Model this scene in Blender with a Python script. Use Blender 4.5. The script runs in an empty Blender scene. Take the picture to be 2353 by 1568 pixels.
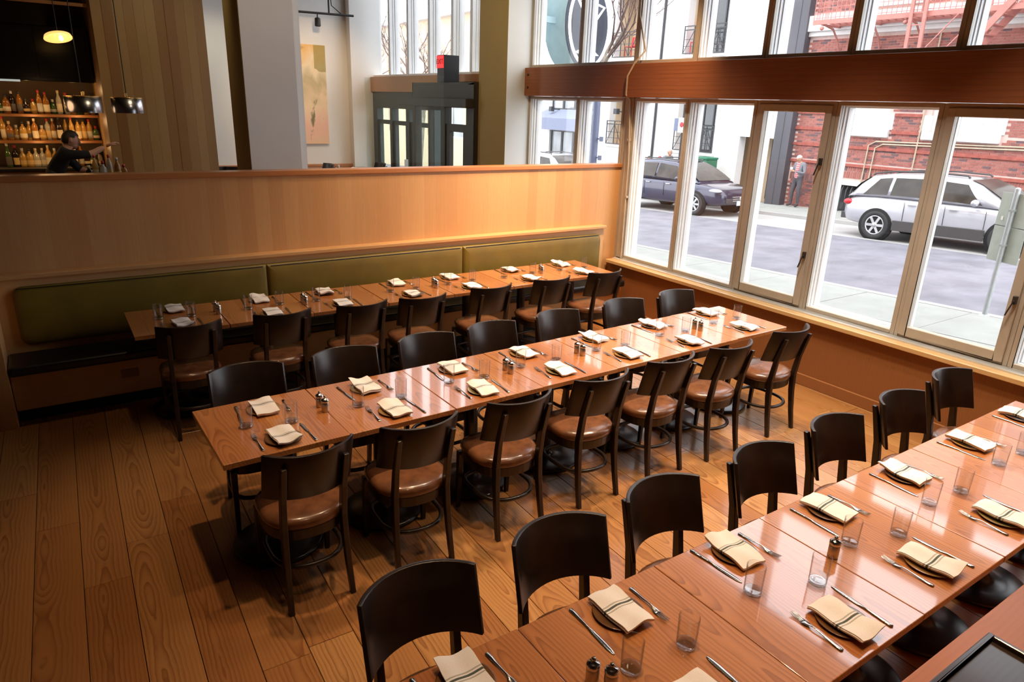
import bpy, bmesh, math, random
from mathutils import Vector, Matrix
PI = math.pi
random.seed(7)
SC = bpy.context.scene
COL = SC.collection

# ------------------------------------------------------------------ camera, sky, sun, lamps, exposure
cd = bpy.data.cameras.new('camera')
cam = bpy.data.objects.new('camera', cd)
COL.objects.link(cam)
cd.sensor_width = 36.0
cd.sensor_fit = 'HORIZONTAL'
cd.lens = 1577.07 * 36.0 / 2353.0
cd.clip_start, cd.clip_end = 0.05, 400
yaw, pitch, roll = (math.radians(a) for a in (34.425, 18.941, 2.0535))
fw = Vector((math.sin(yaw) * math.cos(pitch), math.cos(yaw) * math.cos(pitch), -math.sin(pitch)))
r0 = Vector((math.cos(yaw), -math.sin(yaw), 0))
u0 = r0.cross(fw)
rt = math.cos(roll) * r0 + math.sin(roll) * u0
up = -math.sin(roll) * r0 + math.cos(roll) * u0
m = Matrix((rt, up, -fw)).transposed().to_4x4()
m.translation = Vector((0, 0, 2.4))
cam.matrix_world = m
SC.camera = cam

SC.view_settings.view_transform = 'Standard'
SC.view_settings.look = 'None'
SC.view_settings.exposure = 0.43
SC.view_settings.gamma = 1.0
SC.view_settings.use_curve_mapping = False
SC.cycles.max_bounces = 9
SC.cycles.diffuse_bounces = 4
SC.cycles.glossy_bounces = 3
SC.cycles.transmission_bounces = 8
SC.cycles.transparent_max_bounces = 12
SC.cycles.caustics_reflective = False
SC.cycles.caustics_refractive = False
SC.cycles.sample_clamp_indirect = 4.0
SC.cycles.use_denoising = True

W = bpy.data.worlds.new('overcast_sky')
SC.world = W
W.use_nodes = True
bgn = W.node_tree.nodes['Background']
bgn.inputs[0].default_value = (0.94, 0.965, 1.0, 1)
bgn.inputs[1].default_value = 3.3

sd = bpy.data.lights.new('sun', 'SUN')
sd.energy = 1.3
sd.angle = math.radians(25)
sd.color = (1.0, 0.96, 0.9)
sun = bpy.data.objects.new('sun', sd)
COL.objects.link(sun)
sun.rotation_euler = Vector((0.55, 0.25, -1.0)).to_track_quat('-Z', 'Y').to_euler()


def portal(name, loc, sx, sy):
    d = bpy.data.lights.new(name, 'AREA')
    d.shape = 'RECTANGLE'
    d.size, d.size_y = sx, sy
    d.cycles.is_portal = True
    o = bpy.data.objects.new(name, d)
    COL.objects.link(o)
    o.location = loc
    o.rotation_euler = Vector((-1, 0, 0)).to_track_quat('-Z', 'Z').to_euler()


portal('window_portal', (6.15, 4.6, 2.5), 7.4, 3.9)
portal('entrance_portal', (6.15, 11.4, 3.4), 5.0, 6.4)

WARM = (1.0, 0.665, 0.39)


def spot(x, y, z, e, ang=95, blend=0.6, tgt=None, col=WARM, rad=0.06):
    d = bpy.data.lights.new('downlight_or_fill', 'SPOT')
    d.energy = e
    d.spot_size = math.radians(ang)
    d.spot_blend = blend
    d.shadow_soft_size = rad
    d.color = col
    o = bpy.data.objects.new('downlight_or_fill', d)
    COL.objects.link(o)
    o.location = (x, y, z)
    t = Vector(tgt) if tgt else Vector((x, y, 0))
    o.rotation_euler = (t - Vector((x, y, z))).to_track_quat('-Z', 'Y').to_euler()
    return o


LAMP = 1.9
# narrow downlights over the three rows of tables
for lx, ly, le in ((0.9, 3.45, 85), (2.3, 3.5, 90), (3.8, 3.5, 110), (1.1, 1.2, 80), (2.6, 1.1, 62), (4.1, 1.1, 55),
                   (0.8, 5.5, 14), (2.4, 5.5, 45), (4.2, 5.6, 110)):
    spot(lx, ly, 4.4, le * LAMP, 54, 0.7)
for lx, ly, le in ((1.9, 2.3, 45), (3.8, 2.3, 100)):
    spot(lx, ly, 4.4, le * LAMP, 80, 0.8)
for lx, ly, le in ((4.5, 3.4, 230), (4.8, 1.7, 175), (4.7, 5.2, 180), (4.4, 2.4, 200), (3.1, 3.4, 120), (3.2, 5.4, 80), (3.2, 1.6, 60)):  # neutral fill spots added to stand in for daylight on the window side
    spot(lx, ly, 4.3, le, 80, 0.8, col=(1.0, 0.86, 0.70))
# wall washers over the partition
for lx, le in ((2.6, 30), (3.5, 110), (4.4, 190), (5.2, 180)):
    spot(lx, 4.8, 4.4, le * LAMP, 62, 0.9, (lx, 6.3, 1.2))
# beyond the partition
spot(4.2, 11.6, 3.9, 100, 80, 0.8, (4.6, 13.8, 2.3))
spot(2.0, 6.6, 4.8, 45, 70, 0.9, (2.4, 8.3, 2.2), col=(1, 0.85, 0.66))  # fill spot added to warm the big grey column
spot(1.5, 8.3, 4.4, 45, 80, 0.9, (1.5, 10.5, 2.0), col=(1, 0.8, 0.45))
spot(2.8, 12.2, 4.4, 60, 80, 0.9, (2.8, 13.8, 2.0), col=(1, 0.85, 0.6))
spot(3.6, 6.9, 4.6, 130, 80, 0.9, (5.4, 9.4, 2.0), col=(1, 0.82, 0.5))


# ------------------------------------------------------------------ helpers
def tag(o, label=None, cat=None, group=None, kind=None):
    if label:
        o['label'] = label
    if cat:
        o['category'] = cat
    if group:
        o['group'] = group
    if kind:
        o['kind'] = kind
    return o


def empty(name, loc=(0, 0, 0), rz=0.0, label=None, cat=None, group=None):
    o = bpy.data.objects.new(name, None)
    COL.objects.link(o)
    o.location = loc
    o.rotation_euler = (0, 0, rz)
    o.empty_display_size = 0.1
    return tag(o, label, cat, group)


def link(name, me, parent=None, loc=None, rz=None):
    o = bpy.data.objects.new(name, me)
    COL.objects.link(o)
    if parent:
        o.parent = parent
    if loc is not None:
        o.location = loc
    if rz is not None:
        o.rotation_euler = (0, 0, rz)
    return o


def copy_tree(o, parent=None):
    c = o.copy()
    COL.objects.link(c)
    if parent:
        c.parent = parent
    for ch in list(o.children):
        copy_tree(ch, c)
    return c


class MB:
    def __init__(self):
        self.v, self.f, self.s, self.m = [], [], [], []

    def add(self, vs, fs, smooth=False, mi=0):
        b = len(self.v)
        self.v.extend([tuple(p) for p in vs])
        for f in fs:
            self.f.append([b + i for i in f])
            self.s.append(smooth)
            self.m.append(mi)
        return self

    def box(self, x0, x1, y0, y1, z0, z1, mi=0, slope=0.0):
        vs = [(x, y, z + slope * y) for z in (z0, z1) for y in (y0, y1) for x in (x0, x1)]
        return self.add(vs, [(0, 2, 3, 1), (4, 5, 7, 6), (0, 1, 5, 4), (2, 6, 7, 3), (0, 4, 6, 2), (1, 3, 7, 5)], False, mi)

    def bar(self, a, b, w, h=None, mi=0, upv=(0, 0, 1)):
        h = h or w
        a, b = Vector(a), Vector(b)
        d = (b - a).normalized()
        u = Vector(upv)
        if abs(d.dot(u)) > 0.98:
            u = Vector((1, 0, 0))
        s = d.cross(u).normalized()
        t = s.cross(d).normalized()
        vs = []
        for p in (a, b):
            for i, j in ((-1, -1), (1, -1), (1, 1), (-1, 1)):
                vs.append(p + s * (i * w / 2) + t * (j * h / 2))
        return self.add(vs, [(3, 2, 1, 0), (4, 5, 6, 7), (0, 1, 5, 4), (1, 2, 6, 5), (2, 3, 7, 6), (3, 0, 4, 7)], False, mi)

    def tube(self, pts, r, n=8, mi=0, closed=False, cap=True):
        pts = [Vector(p) for p in pts]
        N = len(pts)
        rs = r if isinstance(r, (list, tuple)) else [r] * N
        vs = []
        prev = None
        for i, p in enumerate(pts):
            if closed:
                d = pts[(i + 1) % N] - pts[i - 1]
            else:
                d = pts[min(i + 1, N - 1)] - pts[max(i - 1, 0)]
            d.normalize()
            if prev is None:
                a = Vector((0, 0, 1)) if abs(d.z) < 0.9 else Vector((1, 0, 0))
                s = d.cross(a).normalized()
            else:
                s = (prev - d * prev.dot(d)).normalized()
            prev = s
            t = d.cross(s)
            for k in range(n):
                an = 2 * PI * k / n
                vs.append(p + (s * math.cos(an) + t * math.sin(an)) * rs[i])
        fs = []
        for i in range(N if closed else N - 1):
            j = (i + 1) % N
            for k in range(n):
                k2 = (k + 1) % n
                fs.append((i * n + k, i * n + k2, j * n + k2, j * n + k))
        self.add(vs, fs, True, mi)
        if cap and not closed:
            self.add([vs[k] for k in range(n)], [tuple(reversed(range(n)))], False, mi)
            self.add([vs[(N - 1) * n + k] for k in range(n)], [tuple(range(n))], False, mi)
        return self

    def lathe(self, prof, n=16, c=(0, 0, 0), sx=1.0, sy=1.0, mi=0, smooth=True):
        vs, fs = [], []
        for (r, z) in prof:
            for k in range(n):
                a = 2 * PI * k / n
                vs.append((c[0] + r * sx * math.cos(a), c[1] + r * sy * math.sin(a), c[2] + z))
        for i in range(len(prof) - 1):
            for k in range(n):
                k2 = (k + 1) % n
                fs.append((i * n + k, i * n + k2, (i + 1) * n + k2, (i + 1) * n + k))
        self.add(vs, fs, smooth, mi)
        if prof[0][0] > 1e-6:
            self.add(vs[:n], [tuple(reversed(range(n)))], False, mi)
        if prof[-1][0] > 1e-6:
            self.add(vs[-n:], [tuple(range(n))], False, mi)
        return self

    def rings(self, rings, mi=0, smooth=True, cap0=True, cap1=True):
        n = len(rings[0])
        vs = [p for r in rings for p in r]
        fs = []
        for i in range(len(rings) - 1):
            for k in range(n):
                k2 = (k + 1) % n
                fs.append((i * n + k, i * n + k2, (i + 1) * n + k2, (i + 1) * n + k))
        if cap0:
            fs.append(tuple(reversed(range(n))))
        if cap1:
            fs.append(tuple(range((len(rings) - 1) * n, len(rings) * n)))
        return self.add(vs, fs, smooth, mi)

    def prism(self, poly, axis, a, b, mi=0):
        def P(u, v, w):
            return {'x': (w, u, v), 'y': (u, w, v), 'z': (u, v, w)}[axis]
        n = len(poly)
        vs = [P(u, v, a) for u, v in poly] + [P(u, v, b) for u, v in poly]
        fs = [tuple(reversed(range(n))), tuple(range(n, 2 * n))]
        fs += [(k, (k + 1) % n, n + (k + 1) % n, n + k) for k in range(n)]
        return self.add(vs, fs, False, mi)

    def ball(self, c, rx, ry=None, rz=None, nu=14, nv=8, mi=0):
        ry, rz = ry or rx, rz or rx
        pr = [(max(1e-7, math.sin(PI * i / nv)), -math.cos(PI * i / nv)) for i in range(nv + 1)]
        vs = [(c[0] + rx * r * math.cos(2 * PI * k / nu), c[1] + ry * r * math.sin(2 * PI * k / nu), c[2] + rz * z)
              for r, z in pr for k in range(nu)]
        fs = [(i * nu + k, i * nu + (k + 1) % nu, (i + 1) * nu + (k + 1) % nu, (i + 1) * nu + k)
              for i in range(nv) for k in range(nu)]
        return self.add(vs, fs, True, mi)

    def xform(self, M, start=0):
        for i in range(start, len(self.v)):
            self.v[i] = tuple(M @ Vector(self.v[i]))
        return self

    def mesh(self, name, mat=None, bevel=0.0, seg=2, fix=True):
        me = bpy.data.meshes.new(name)
        me.from_pydata(self.v, [], self.f)
        me.polygons.foreach_set('use_smooth', self.s)
        me.polygons.foreach_set('material_index', self.m)
        if mat:
            for q in (mat if isinstance(mat, (list, tuple)) else [mat]):
                me.materials.append(q)
        if fix or bevel:
            bm = bmesh.new()
            bm.from_mesh(me)
            if fix:
                bmesh.ops.recalc_face_normals(bm, faces=bm.faces)
            if bevel:
                bmesh.ops.remove_doubles(bm, verts=bm.verts, dist=1e-5)
                es = [e for e in bm.edges if len(e.link_faces) == 2 and e.calc_face_angle(0) > 0.6]
                bmesh.ops.bevel(bm, geom=es, offset=bevel, segments=seg, profile=0.5, affect='EDGES', clamp_overlap=True)
            bm.to_mesh(me)
            bm.free()
        me.update()
        return me

    def build(self, name, mat=None, parent=None, bevel=0.0, loc=None, rz=None, seg=2, fix=True):
        return link(name, self.mesh(name, mat, bevel, seg, fix), parent, loc, rz)


def box(name, x0, x1, y0, y1, z0, z1, mat, parent=None, bevel=0.0, slope=0.0):
    return MB().box(x0, x1, y0, y1, z0, z1, 0, slope).build(name, mat, parent, bevel)


def struct(o):
    o['kind'] = 'structure'
    return o


ORD = ['first', 'second', 'third', 'fourth', 'fifth', 'sixth', 'seventh', 'eighth', 'ninth', 'tenth', 'eleventh', 'twelfth',
       'thirteenth', 'fourteenth', 'fifteenth', 'sixteenth', 'seventeenth', 'eighteenth', 'nineteenth', 'twentieth',
       'twenty-first', 'twenty-second', 'twenty-third', 'twenty-fourth', 'twenty-fifth', 'twenty-sixth']


# ------------------------------------------------------------------ materials
def newmat(name):
    mt = bpy.data.materials.new(name)
    mt.use_nodes = True
    nt = mt.node_tree
    return mt, nt, nt.nodes['Principled BSDF']


def N(nt, t, **kw):
    n = nt.nodes.new(t)
    for k, v in kw.items():
        if k.startswith('i_'):
            n.inputs[int(k[2:])].default_value = v
        else:
            setattr(n, k, v)
    return n


def mathn(nt, op, a, b=None, c=None):
    n = nt.nodes.new('ShaderNodeMath')
    n.operation = op
    for i, q in enumerate((a, b, c)):
        if q is None:
            continue
        if isinstance(q, (int, float)):
            n.inputs[i].default_value = q
        else:
            nt.links.new(q, n.inputs[i])
    return n.outputs[0]


def ramp(nt, fac, stops):
    r = nt.nodes.new('ShaderNodeValToRGB')
    el = r.color_ramp.elements
    while len(el) > 1:
        el.remove(el[-1])
    el[0].position, el[0].color = stops[0][0], (*stops[0][1], 1)
    for p, c in stops[1:]:
        e = el.new(p)
        e.color = (*c, 1)
    nt.links.new(fac, r.inputs[0])
    return r.outputs[0]


def mixc(nt, fac, a, b, mode='MIX'):
    n = nt.nodes.new('ShaderNodeMix')
    n.data_type = 'RGBA'
    n.blend_type = mode
    for i, q in ((0, fac), (6, a), (7, b)):
        if isinstance(q, (int, float)):
            n.inputs[i].default_value = q
        elif isinstance(q, tuple):
            n.inputs[i].default_value = (*q, 1)
        else:
            nt.links.new(q, n.inputs[i])
    return n.outputs[2]


def bump(nt, bsdf, h, s=0.2, d=0.01):
    b = nt.nodes.new('ShaderNodeBump')
    b.inputs['Strength'].default_value = s
    b.inputs['Distance'].default_value = d
    nt.links.new(h, b.inputs['Height'])
    nt.links.new(b.outputs[0], bsdf.inputs['Normal'])


def plain(name, col, rough=0.5, metal=0.0, noise=0.08, nscale=8.0, spec=0.5, coat=0.0, bmp=0.0, emit=None, es=0.0, trans=0.0):
    mt, nt, b = newmat(name)
    tc = N(nt, 'ShaderNodeTexCoord')
    nz = N(nt, 'ShaderNodeTexNoise')
    nz.inputs['Scale'].default_value = nscale
    nz.inputs['Detail'].default_value = 4
    nt.links.new(tc.outputs['Object'], nz.inputs['Vector'])
    lo = tuple(c * (1 - noise) for c in col)
    hi = tuple(min(1, c * (1 + noise)) for c in col)
    nt.links.new(ramp(nt, nz.outputs[0], [(0.3, lo), (0.7, hi)]), b.inputs['Base Color'])
    b.inputs['Roughness'].default_value = rough
    b.inputs['Metallic'].default_value = metal
    b.inputs['Specular IOR Level'].default_value = spec
    b.inputs['Coat Weight'].default_value = coat
    b.inputs['Coat Roughness'].default_value = 0.08
    b.inputs['Transmission Weight'].default_value = trans
    if bmp:
        bump(nt, b, nz.outputs[0], bmp)
    if emit:
        b.inputs['Emission Color'].default_value = (*emit, 1)
        b.inputs['Emission Strength'].default_value = es
    return mt


def wood(name, light, dark, axis='y', freq=70.0, cath=0.18, wob=0.004, rough=0.35, vary=0.25, fine=0.3, coat=0.0, boards=0.0,
         contrast=1.0, bmp=0.05, coatr=0.1):
    """grain runs along `axis`; growth rings are cut tangentially so arches run down the board's middle (cath = depth swing);
    freq = rings per metre; boards = width of glued staves (colour only)"""
    mt, nt, b = newmat(name)
    tc = N(nt, 'ShaderNodeTexCoord')
    oi = N(nt, 'ShaderNodeObjectInfo')
    sep = N(nt, 'ShaderNodeSeparateXYZ')
    nt.links.new(tc.outputs['Object'], sep.inputs[0])
    ax = 'xyz'.index(axis)
    cross = [i for i in range(3) if i != ax]
    rnd = oi.outputs['Random']
    r10 = mathn(nt, 'MULTIPLY', rnd, 37.0)
    u, v, g = sep.outputs[cross[0]], sep.outputs[cross[1]], sep.outputs[ax]
    stave = None
    uu = u
    if boards:
        kk = mathn(nt, 'DIVIDE', mathn(nt, 'ADD', u, 50.0 * boards), boards)
        k = mathn(nt, 'FLOOR', kk)
        uu = mathn(nt, 'MULTIPLY', mathn(nt, 'SUBTRACT', mathn(nt, 'FRACT', kk), 0.5), boards)
        wn = N(nt, 'ShaderNodeTexWhiteNoise', noise_dimensions='2D')
        cv = N(nt, 'ShaderNodeCombineXYZ')
        nt.links.new(k, cv.inputs[0])
        nt.links.new(r10, cv.inputs[1])
        nt.links.new(cv.outputs[0], wn.inputs['Vector'])
        stave = wn.outputs['Value']
        r10 = mathn(nt, 'ADD', r10, mathn(nt, 'MULTIPLY', stave, 19.0))
    off = mathn(nt, 'MULTIPLY', mathn(nt, 'SUBTRACT', mathn(nt, 'FRACT', mathn(nt, 'MULTIPLY', r10, 1.37)), 0.5), 0.14)
    uu = mathn(nt, 'ADD', uu, off)
    cmb = N(nt, 'ShaderNodeCombineXYZ')
    nt.links.new(mathn(nt, 'ADD', mathn(nt, 'MULTIPLY', u, 6.0), mathn(nt, 'MULTIPLY', r10, 5.0)), cmb.inputs[0])
    nt.links.new(mathn(nt, 'ADD', mathn(nt, 'MULTIPLY', g, 3.0), r10), cmb.inputs[1])
    nt.links.new(mathn(nt, 'MULTIPLY', v, 6.0), cmb.inputs[2])
    n1 = N(nt, 'ShaderNodeTexNoise')
    n1.inputs['Scale'].default_value = 1.6
    n1.inputs['Detail'].default_value = 3.0
    n1.inputs['Roughness'].default_value = 0.55
    nt.links.new(cmb.outputs[0], n1.inputs['Vector'])
    c0 = N(nt, 'ShaderNodeCombineXYZ')
    nt.links.new(mathn(nt, 'MULTIPLY', r10, 3.7), c0.inputs[0])
    nt.links.new(mathn(nt, 'ADD', mathn(nt, 'MULTIPLY', g, 0.9), r10), c0.inputs[1])
    n0 = N(nt, 'ShaderNodeTexNoise')
    n0.inputs['Scale'].default_value = 1.0
    n0.inputs['Detail'].default_value = 1.0
    nt.links.new(c0.outputs[0], n0.inputs['Vector'])
    h = mathn(nt, 'MULTIPLY', mathn(nt, 'SUBTRACT', n0.outputs[0], 0.42), cath * 2.2)
    rr = mathn(nt, 'SQRT', mathn(nt, 'ADD', mathn(nt, 'ADD', mathn(nt, 'MULTIPLY', uu, uu), mathn(nt, 'MULTIPLY', h, h)), 0.00002))
    ph = mathn(nt, 'MULTIPLY', mathn(nt, 'ADD', mathn(nt, 'ADD', rr, mathn(nt, 'MULTIPLY', v, 0.3)), mathn(nt, 'MULTIPLY', n1.outputs[0], wob * 4)), freq)
    fr = mathn(nt, 'FRACT', ph)
    saw = mathn(nt, 'POWER', fr, 2.0)
    fall = mathn(nt, 'MINIMUM', saw, mathn(nt, 'MULTIPLY', mathn(nt, 'SUBTRACT', 1.0, fr), 6.0))
    c2 = N(nt, 'ShaderNodeCombineXYZ')
    nt.links.new(mathn(nt, 'MULTIPLY', mathn(nt, 'ADD', u, r10), 60.0), c2.inputs[0])
    nt.links.new(mathn(nt, 'MULTIPLY', g, 2.0), c2.inputs[1])
    nt.links.new(mathn(nt, 'MULTIPLY', v, 60.0), c2.inputs[2])
    n2 = N(nt, 'ShaderNodeTexNoise')
    n2.inputs['Scale'].default_value = 2.0
    n2.inputs['Detail'].default_value = 3.0
    nt.links.new(c2.outputs[0], n2.inputs['Vector'])
    mid = mathn(nt, 'SUBTRACT', 1.15, mathn(nt, 'MULTIPLY', mathn(nt, 'ABSOLUTE', uu), 7.0))
    mid.node.use_clamp = True
    amt = mathn(nt, 'MULTIPLY', fall, mathn(nt, 'MULTIPLY', mathn(nt, 'ADD', mathn(nt, 'MULTIPLY', mid, 0.75), mathn(nt, 'MULTIPLY', n1.outputs[0], 0.5)), contrast))
    f = mathn(nt, 'ADD', mathn(nt, 'MULTIPLY', amt, 1.0 - fine), mathn(nt, 'MULTIPLY', mathn(nt, 'SUBTRACT', n2.outputs[0], 0.3), fine))
    f.node.use_clamp = True
    colr = mixc(nt, f, light, dark)
    tone = mathn(nt, 'ADD', 1.0 - vary / 2, mathn(nt, 'MULTIPLY', stave if stave is not None else rnd, vary))
    if stave is not None:
        tone = mathn(nt, 'MULTIPLY', tone, mathn(nt, 'ADD', 0.90, mathn(nt, 'MULTIPLY', rnd, 0.2)))
    cc = N(nt, 'ShaderNodeCombineColor')
    for i, ex in enumerate((0.6, 1.0, 1.25)):
        nt.links.new(mathn(nt, 'POWER', tone, ex), cc.inputs[i])
    colr = mixc(nt, 1.0, colr, cc.outputs[0], 'MULTIPLY')
    nt.links.new(colr, b.inputs['Base Color'])
    b.inputs['Roughness'].default_value = rough
    b.inputs['Coat Weight'].default_value = coat
    b.inputs['Coat Roughness'].default_value = coatr
    if bmp:
        bump(nt, b, f, bmp, 0.002)
    return mt


M_floor = wood('floor_plank_fir', (0.36, 0.165, 0.052), (0.16, 0.052, 0.014), 'y', 56, 0.17, 0.006, 0.3, 0.55, 0.25, 0.15, 0.0, 1.25)
[n for n in M_floor.node_tree.nodes if n.type == 'BSDF_PRINCIPLED'][0].inputs['Coat IOR'].default_value = 1.5
M_gap = plain('floor_gap', (0.02, 0.01, 0.005), 0.9)
M_top = wood('table_fir', (0.51, 0.195, 0.058), (0.22, 0.066, 0.016), 'y', 70, 0.15, 0.005, 0.3, 0.32, 0.3, 1.0, 0.158, 1.15, 0.02, 0.05)
[n for n in M_top.node_tree.nodes if n.type == 'BSDF_PRINCIPLED'][0].inputs['Coat IOR'].default_value = 1.7
M_veneer = wood('veneer_fir_blond', (0.60, 0.335, 0.14), (0.44, 0.215, 0.078), 'z', 160, 0.06, 0.002, 0.36, 0.2, 0.6, 0.0, 0.127, 0.6, 0.02)
M_trimw = wood('trim_fir_blond', (0.60, 0.34, 0.14), (0.47, 0.24, 0.085), 'x', 120, 0.04, 0.002, 0.35, 0.08, 0.5, bmp=0.02)
M_cap = wood('cap_fir_red', (0.46, 0.19, 0.065), (0.32, 0.11, 0.034), 'x', 120, 0.04, 0.002, 0.3, 0.1, 0.5, bmp=0.02)
M_wains = wood('veneer_fir_red', (0.30, 0.118, 0.04), (0.2, 0.07, 0.02), 'z', 140, 0.06, 0.002, 0.4, 0.2, 0.5, 0.0, 0.4, 0.6, 0.02)
M_sill = wood('sill_fir', (0.72, 0.45, 0.20), (0.58, 0.32, 0.12), 'y', 90, 0.05, 0.002, 0.2, 0.1, 0.5, 1.0, bmp=0.02)
M_beam = wood('beam_glulam', (0.30, 0.10, 0.032), (0.17, 0.048, 0.014), 'y', 60, 0.08, 0.004, 0.55, 0.5, 0.45, bmp=0.05)
M_panel = wood('bar_panel_board', (0.30, 0.172, 0.068), (0.19, 0.098, 0.034), 'z', 110, 0.06, 0.002, 0.4, 0.55, 0.5, bmp=0.02)
M_ledge = wood('ledge_fir', (0.46, 0.145, 0.032), (0.22, 0.055, 0.012), 'x', 60, 0.14, 0.006, 0.38, 0.2, 0.3, 0.05, bmp=0.03)
M_traywood = wood('tray_dark_wood', (0.045, 0.026, 0.018), (0.010, 0.007, 0.006), 'x', 70, 0.14, 0.006, 0.3, 0.2, 0.2, 0.25, bmp=0.01)
M_chair = plain('dark_stained_wood', (0.017, 0.0095, 0.0065), 0.33, noise=0.25, nscale=14, spec=0.5)
M_leather = plain('brown_leather', (0.15, 0.06, 0.026), 0.26, noise=0.3, nscale=14, bmp=0.05, coat=0.25)
M_black = plain('black_iron', (0.012, 0.012, 0.013), 0.28, noise=0.2, spec=0.6)
M_blackmat = plain('black_vinyl', (0.010, 0.009, 0.009), 0.35, noise=0.2, spec=0.5)
M_toe = plain('toe_kick_black', (0.008, 0.007, 0.007), 0.6)
M_olive = plain('olive_vinyl', (0.165, 0.11, 0.010), 0.5, noise=0.12, nscale=5, bmp=0.02)
M_steel = plain('flatware_steel', (0.62, 0.60, 0.57), 0.16, 1.0, noise=0.04)
M_brush = plain('shaker_steel', (0.50, 0.44, 0.37), 0.3, 1.0, noise=0.1, nscale=40)
M_white = plain('wall_paint_white', (0.74, 0.75, 0.73), 0.75, noise=0.02, nscale=3)
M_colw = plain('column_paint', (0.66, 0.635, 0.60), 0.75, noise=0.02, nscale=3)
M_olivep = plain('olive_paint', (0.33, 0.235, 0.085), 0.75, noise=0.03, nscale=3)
M_frame = plain('window_frame_paint', (0.47, 0.42, 0.35), 0.5, noise=0.05)
M_outer = plain('window_outer_daylit', (0.78, 0.79, 0.79), 0.45, noise=0.03)  # white puts the daylight on the frame reveals into the colour
M_alu = plain('sill_track_aluminium', (0.75, 0.75, 0.73), 0.35, 0.6, noise=0.05)
M_dark = plain('dark_bronze_frame', (0.035, 0.026, 0.020), 0.5, noise=0.1)
M_teal = plain('dark_teal_frame', (0.03, 0.045, 0.048), 0.5, noise=0.1)
M_ceil = plain('dark_ceiling', (0.06, 0.045, 0.035), 0.9, noise=0.05)
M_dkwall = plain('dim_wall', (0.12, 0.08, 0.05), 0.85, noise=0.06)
M_outlet = plain('outlet_plate', (0.30, 0.17, 0.08), 0.5)
M_conduit = plain('conduit_paint', (0.45, 0.38, 0.28), 0.5)


def thin_glass(name, face, edge, refl=0.04, graze=0.9):
    """clear glass without refraction: Schlick reflection over a tint that deepens towards the silhouette"""
    mt = bpy.data.materials.new(name)
    mt.use_nodes = True
    nt = mt.node_tree
    nt.nodes.remove(nt.nodes['Principled BSDF'])
    out = nt.nodes['Material Output']
    ge = N(nt, 'ShaderNodeNewGeometry')
    dp = N(nt, 'ShaderNodeVectorMath', operation='DOT_PRODUCT')
    nt.links.new(ge.outputs['Normal'], dp.inputs[0])
    nt.links.new(ge.outputs['Incoming'], dp.inputs[1])
    inv = mathn(nt, 'SUBTRACT', 1.0, mathn(nt, 'ABSOLUTE', dp.outputs['Value']))
    tr = N(nt, 'ShaderNodeBsdfTransparent')
    nt.links.new(ramp(nt, inv, [(0.55, face), (1.0, edge)]), tr.inputs[0])
    gl = N(nt, 'ShaderNodeBsdfGlossy')
    gl.inputs['Roughness'].default_value = 0.01
    mx = N(nt, 'ShaderNodeMixShader')
    fac = mathn(nt, 'ADD', refl, mathn(nt, 'MULTIPLY', mathn(nt, 'POWER', inv, 5.0), graze))
    nt.links.new(fac, mx.inputs[0])
    nt.links.new(tr.outputs[0], mx.inputs[1])
    nt.links.new(gl.outputs[0], mx.inputs[2])
    nt.links.new(mx.outputs[0], out.inputs[0])
    return mt


M_glass = thin_glass('window_glass', (0.985, 0.99, 1.0), (0.9, 0.93, 0.95), 0.02)
M_screen = thin_glass('screen_glass', (0.93, 0.96, 0.95), (0.7, 0.8, 0.78), 0.02, 0.25)


M_tumbler = thin_glass('tumbler_glass', (0.975, 0.975, 0.975), (0.5, 0.5, 0.5), 0.045)


def base_glass():
    mt, nt, b = newmat('tumbler_base_glass')
    nz = N(nt, 'ShaderNodeTexNoise')
    nt.links.new(ramp(nt, nz.outputs[0], [(0, (0.97, 0.97, 0.96)), (1, (1, 1, 1))]), b.inputs['Base Color'])
    b.inputs['Roughness'].default_value = 0.0
    b.inputs['Transmission Weight'].default_value = 1.0
    b.inputs['IOR'].default_value = 1.48
    return mt


M_tbase = thin_glass('tumbler_base', (0.93, 0.93, 0.93), (0.55, 0.55, 0.55), 0.2)


def napkin_mat():
    mt, nt, b = newmat('striped_linen')
    tc = N(nt, 'ShaderNodeTexCoord')
    sep = N(nt, 'ShaderNodeSeparateXYZ')
    nt.links.new(tc.outputs['Object'], sep.inputs[0])
    d = mathn(nt, 'ABSOLUTE', mathn(nt, 'ADD', sep.outputs[1], 0.012))
    bold = mathn(nt, 'LESS_THAN', d, 0.0042)
    thin = mathn(nt, 'LESS_THAN', mathn(nt, 'ABSOLUTE', mathn(nt, 'SUBTRACT', d, 0.0125)), 0.0026)
    wv = N(nt, 'ShaderNodeTexNoise')
    wv.inputs['Scale'].default_value = 400
    nt.links.new(tc.outputs['Object'], wv.inputs['Vector'])
    base = ramp(nt, wv.outputs[0], [(0.3, (0.77, 0.72, 0.67)), (0.7, (0.86, 0.81, 0.77))])
    c = mixc(nt, mathn(nt, 'MULTIPLY', thin, 0.6), base, (0.16, 0.17, 0.12))
    c = mixc(nt, mathn(nt, 'MULTIPLY', bold, 0.93), c, (0.022, 0.04, 0.026))
    nt.links.new(c, b.inputs['Base Color'])
    b.inputs['Roughness'].default_value = 0.9
    b.inputs['Sheen Weight'].default_value = 0.2
    bump(nt, b, wv.outputs[0], 0.15, 0.001)
    return mt


M_napkin = napkin_mat()
M_plates = [plain('plate_brown', (0.13, 0.06, 0.022), 0.18, noise=0.25, nscale=12, coat=0.5),
            plain('plate_olive', (0.20, 0.14, 0.045), 0.18, noise=0.25, nscale=12, coat=0.5),
            plain('plate_amber', (0.26, 0.14, 0.04), 0.18, noise=0.25, nscale=12, coat=0.5)]
M_darkband = plain('tone_dark', (0.012, 0.012, 0.012), 0.6)

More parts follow.
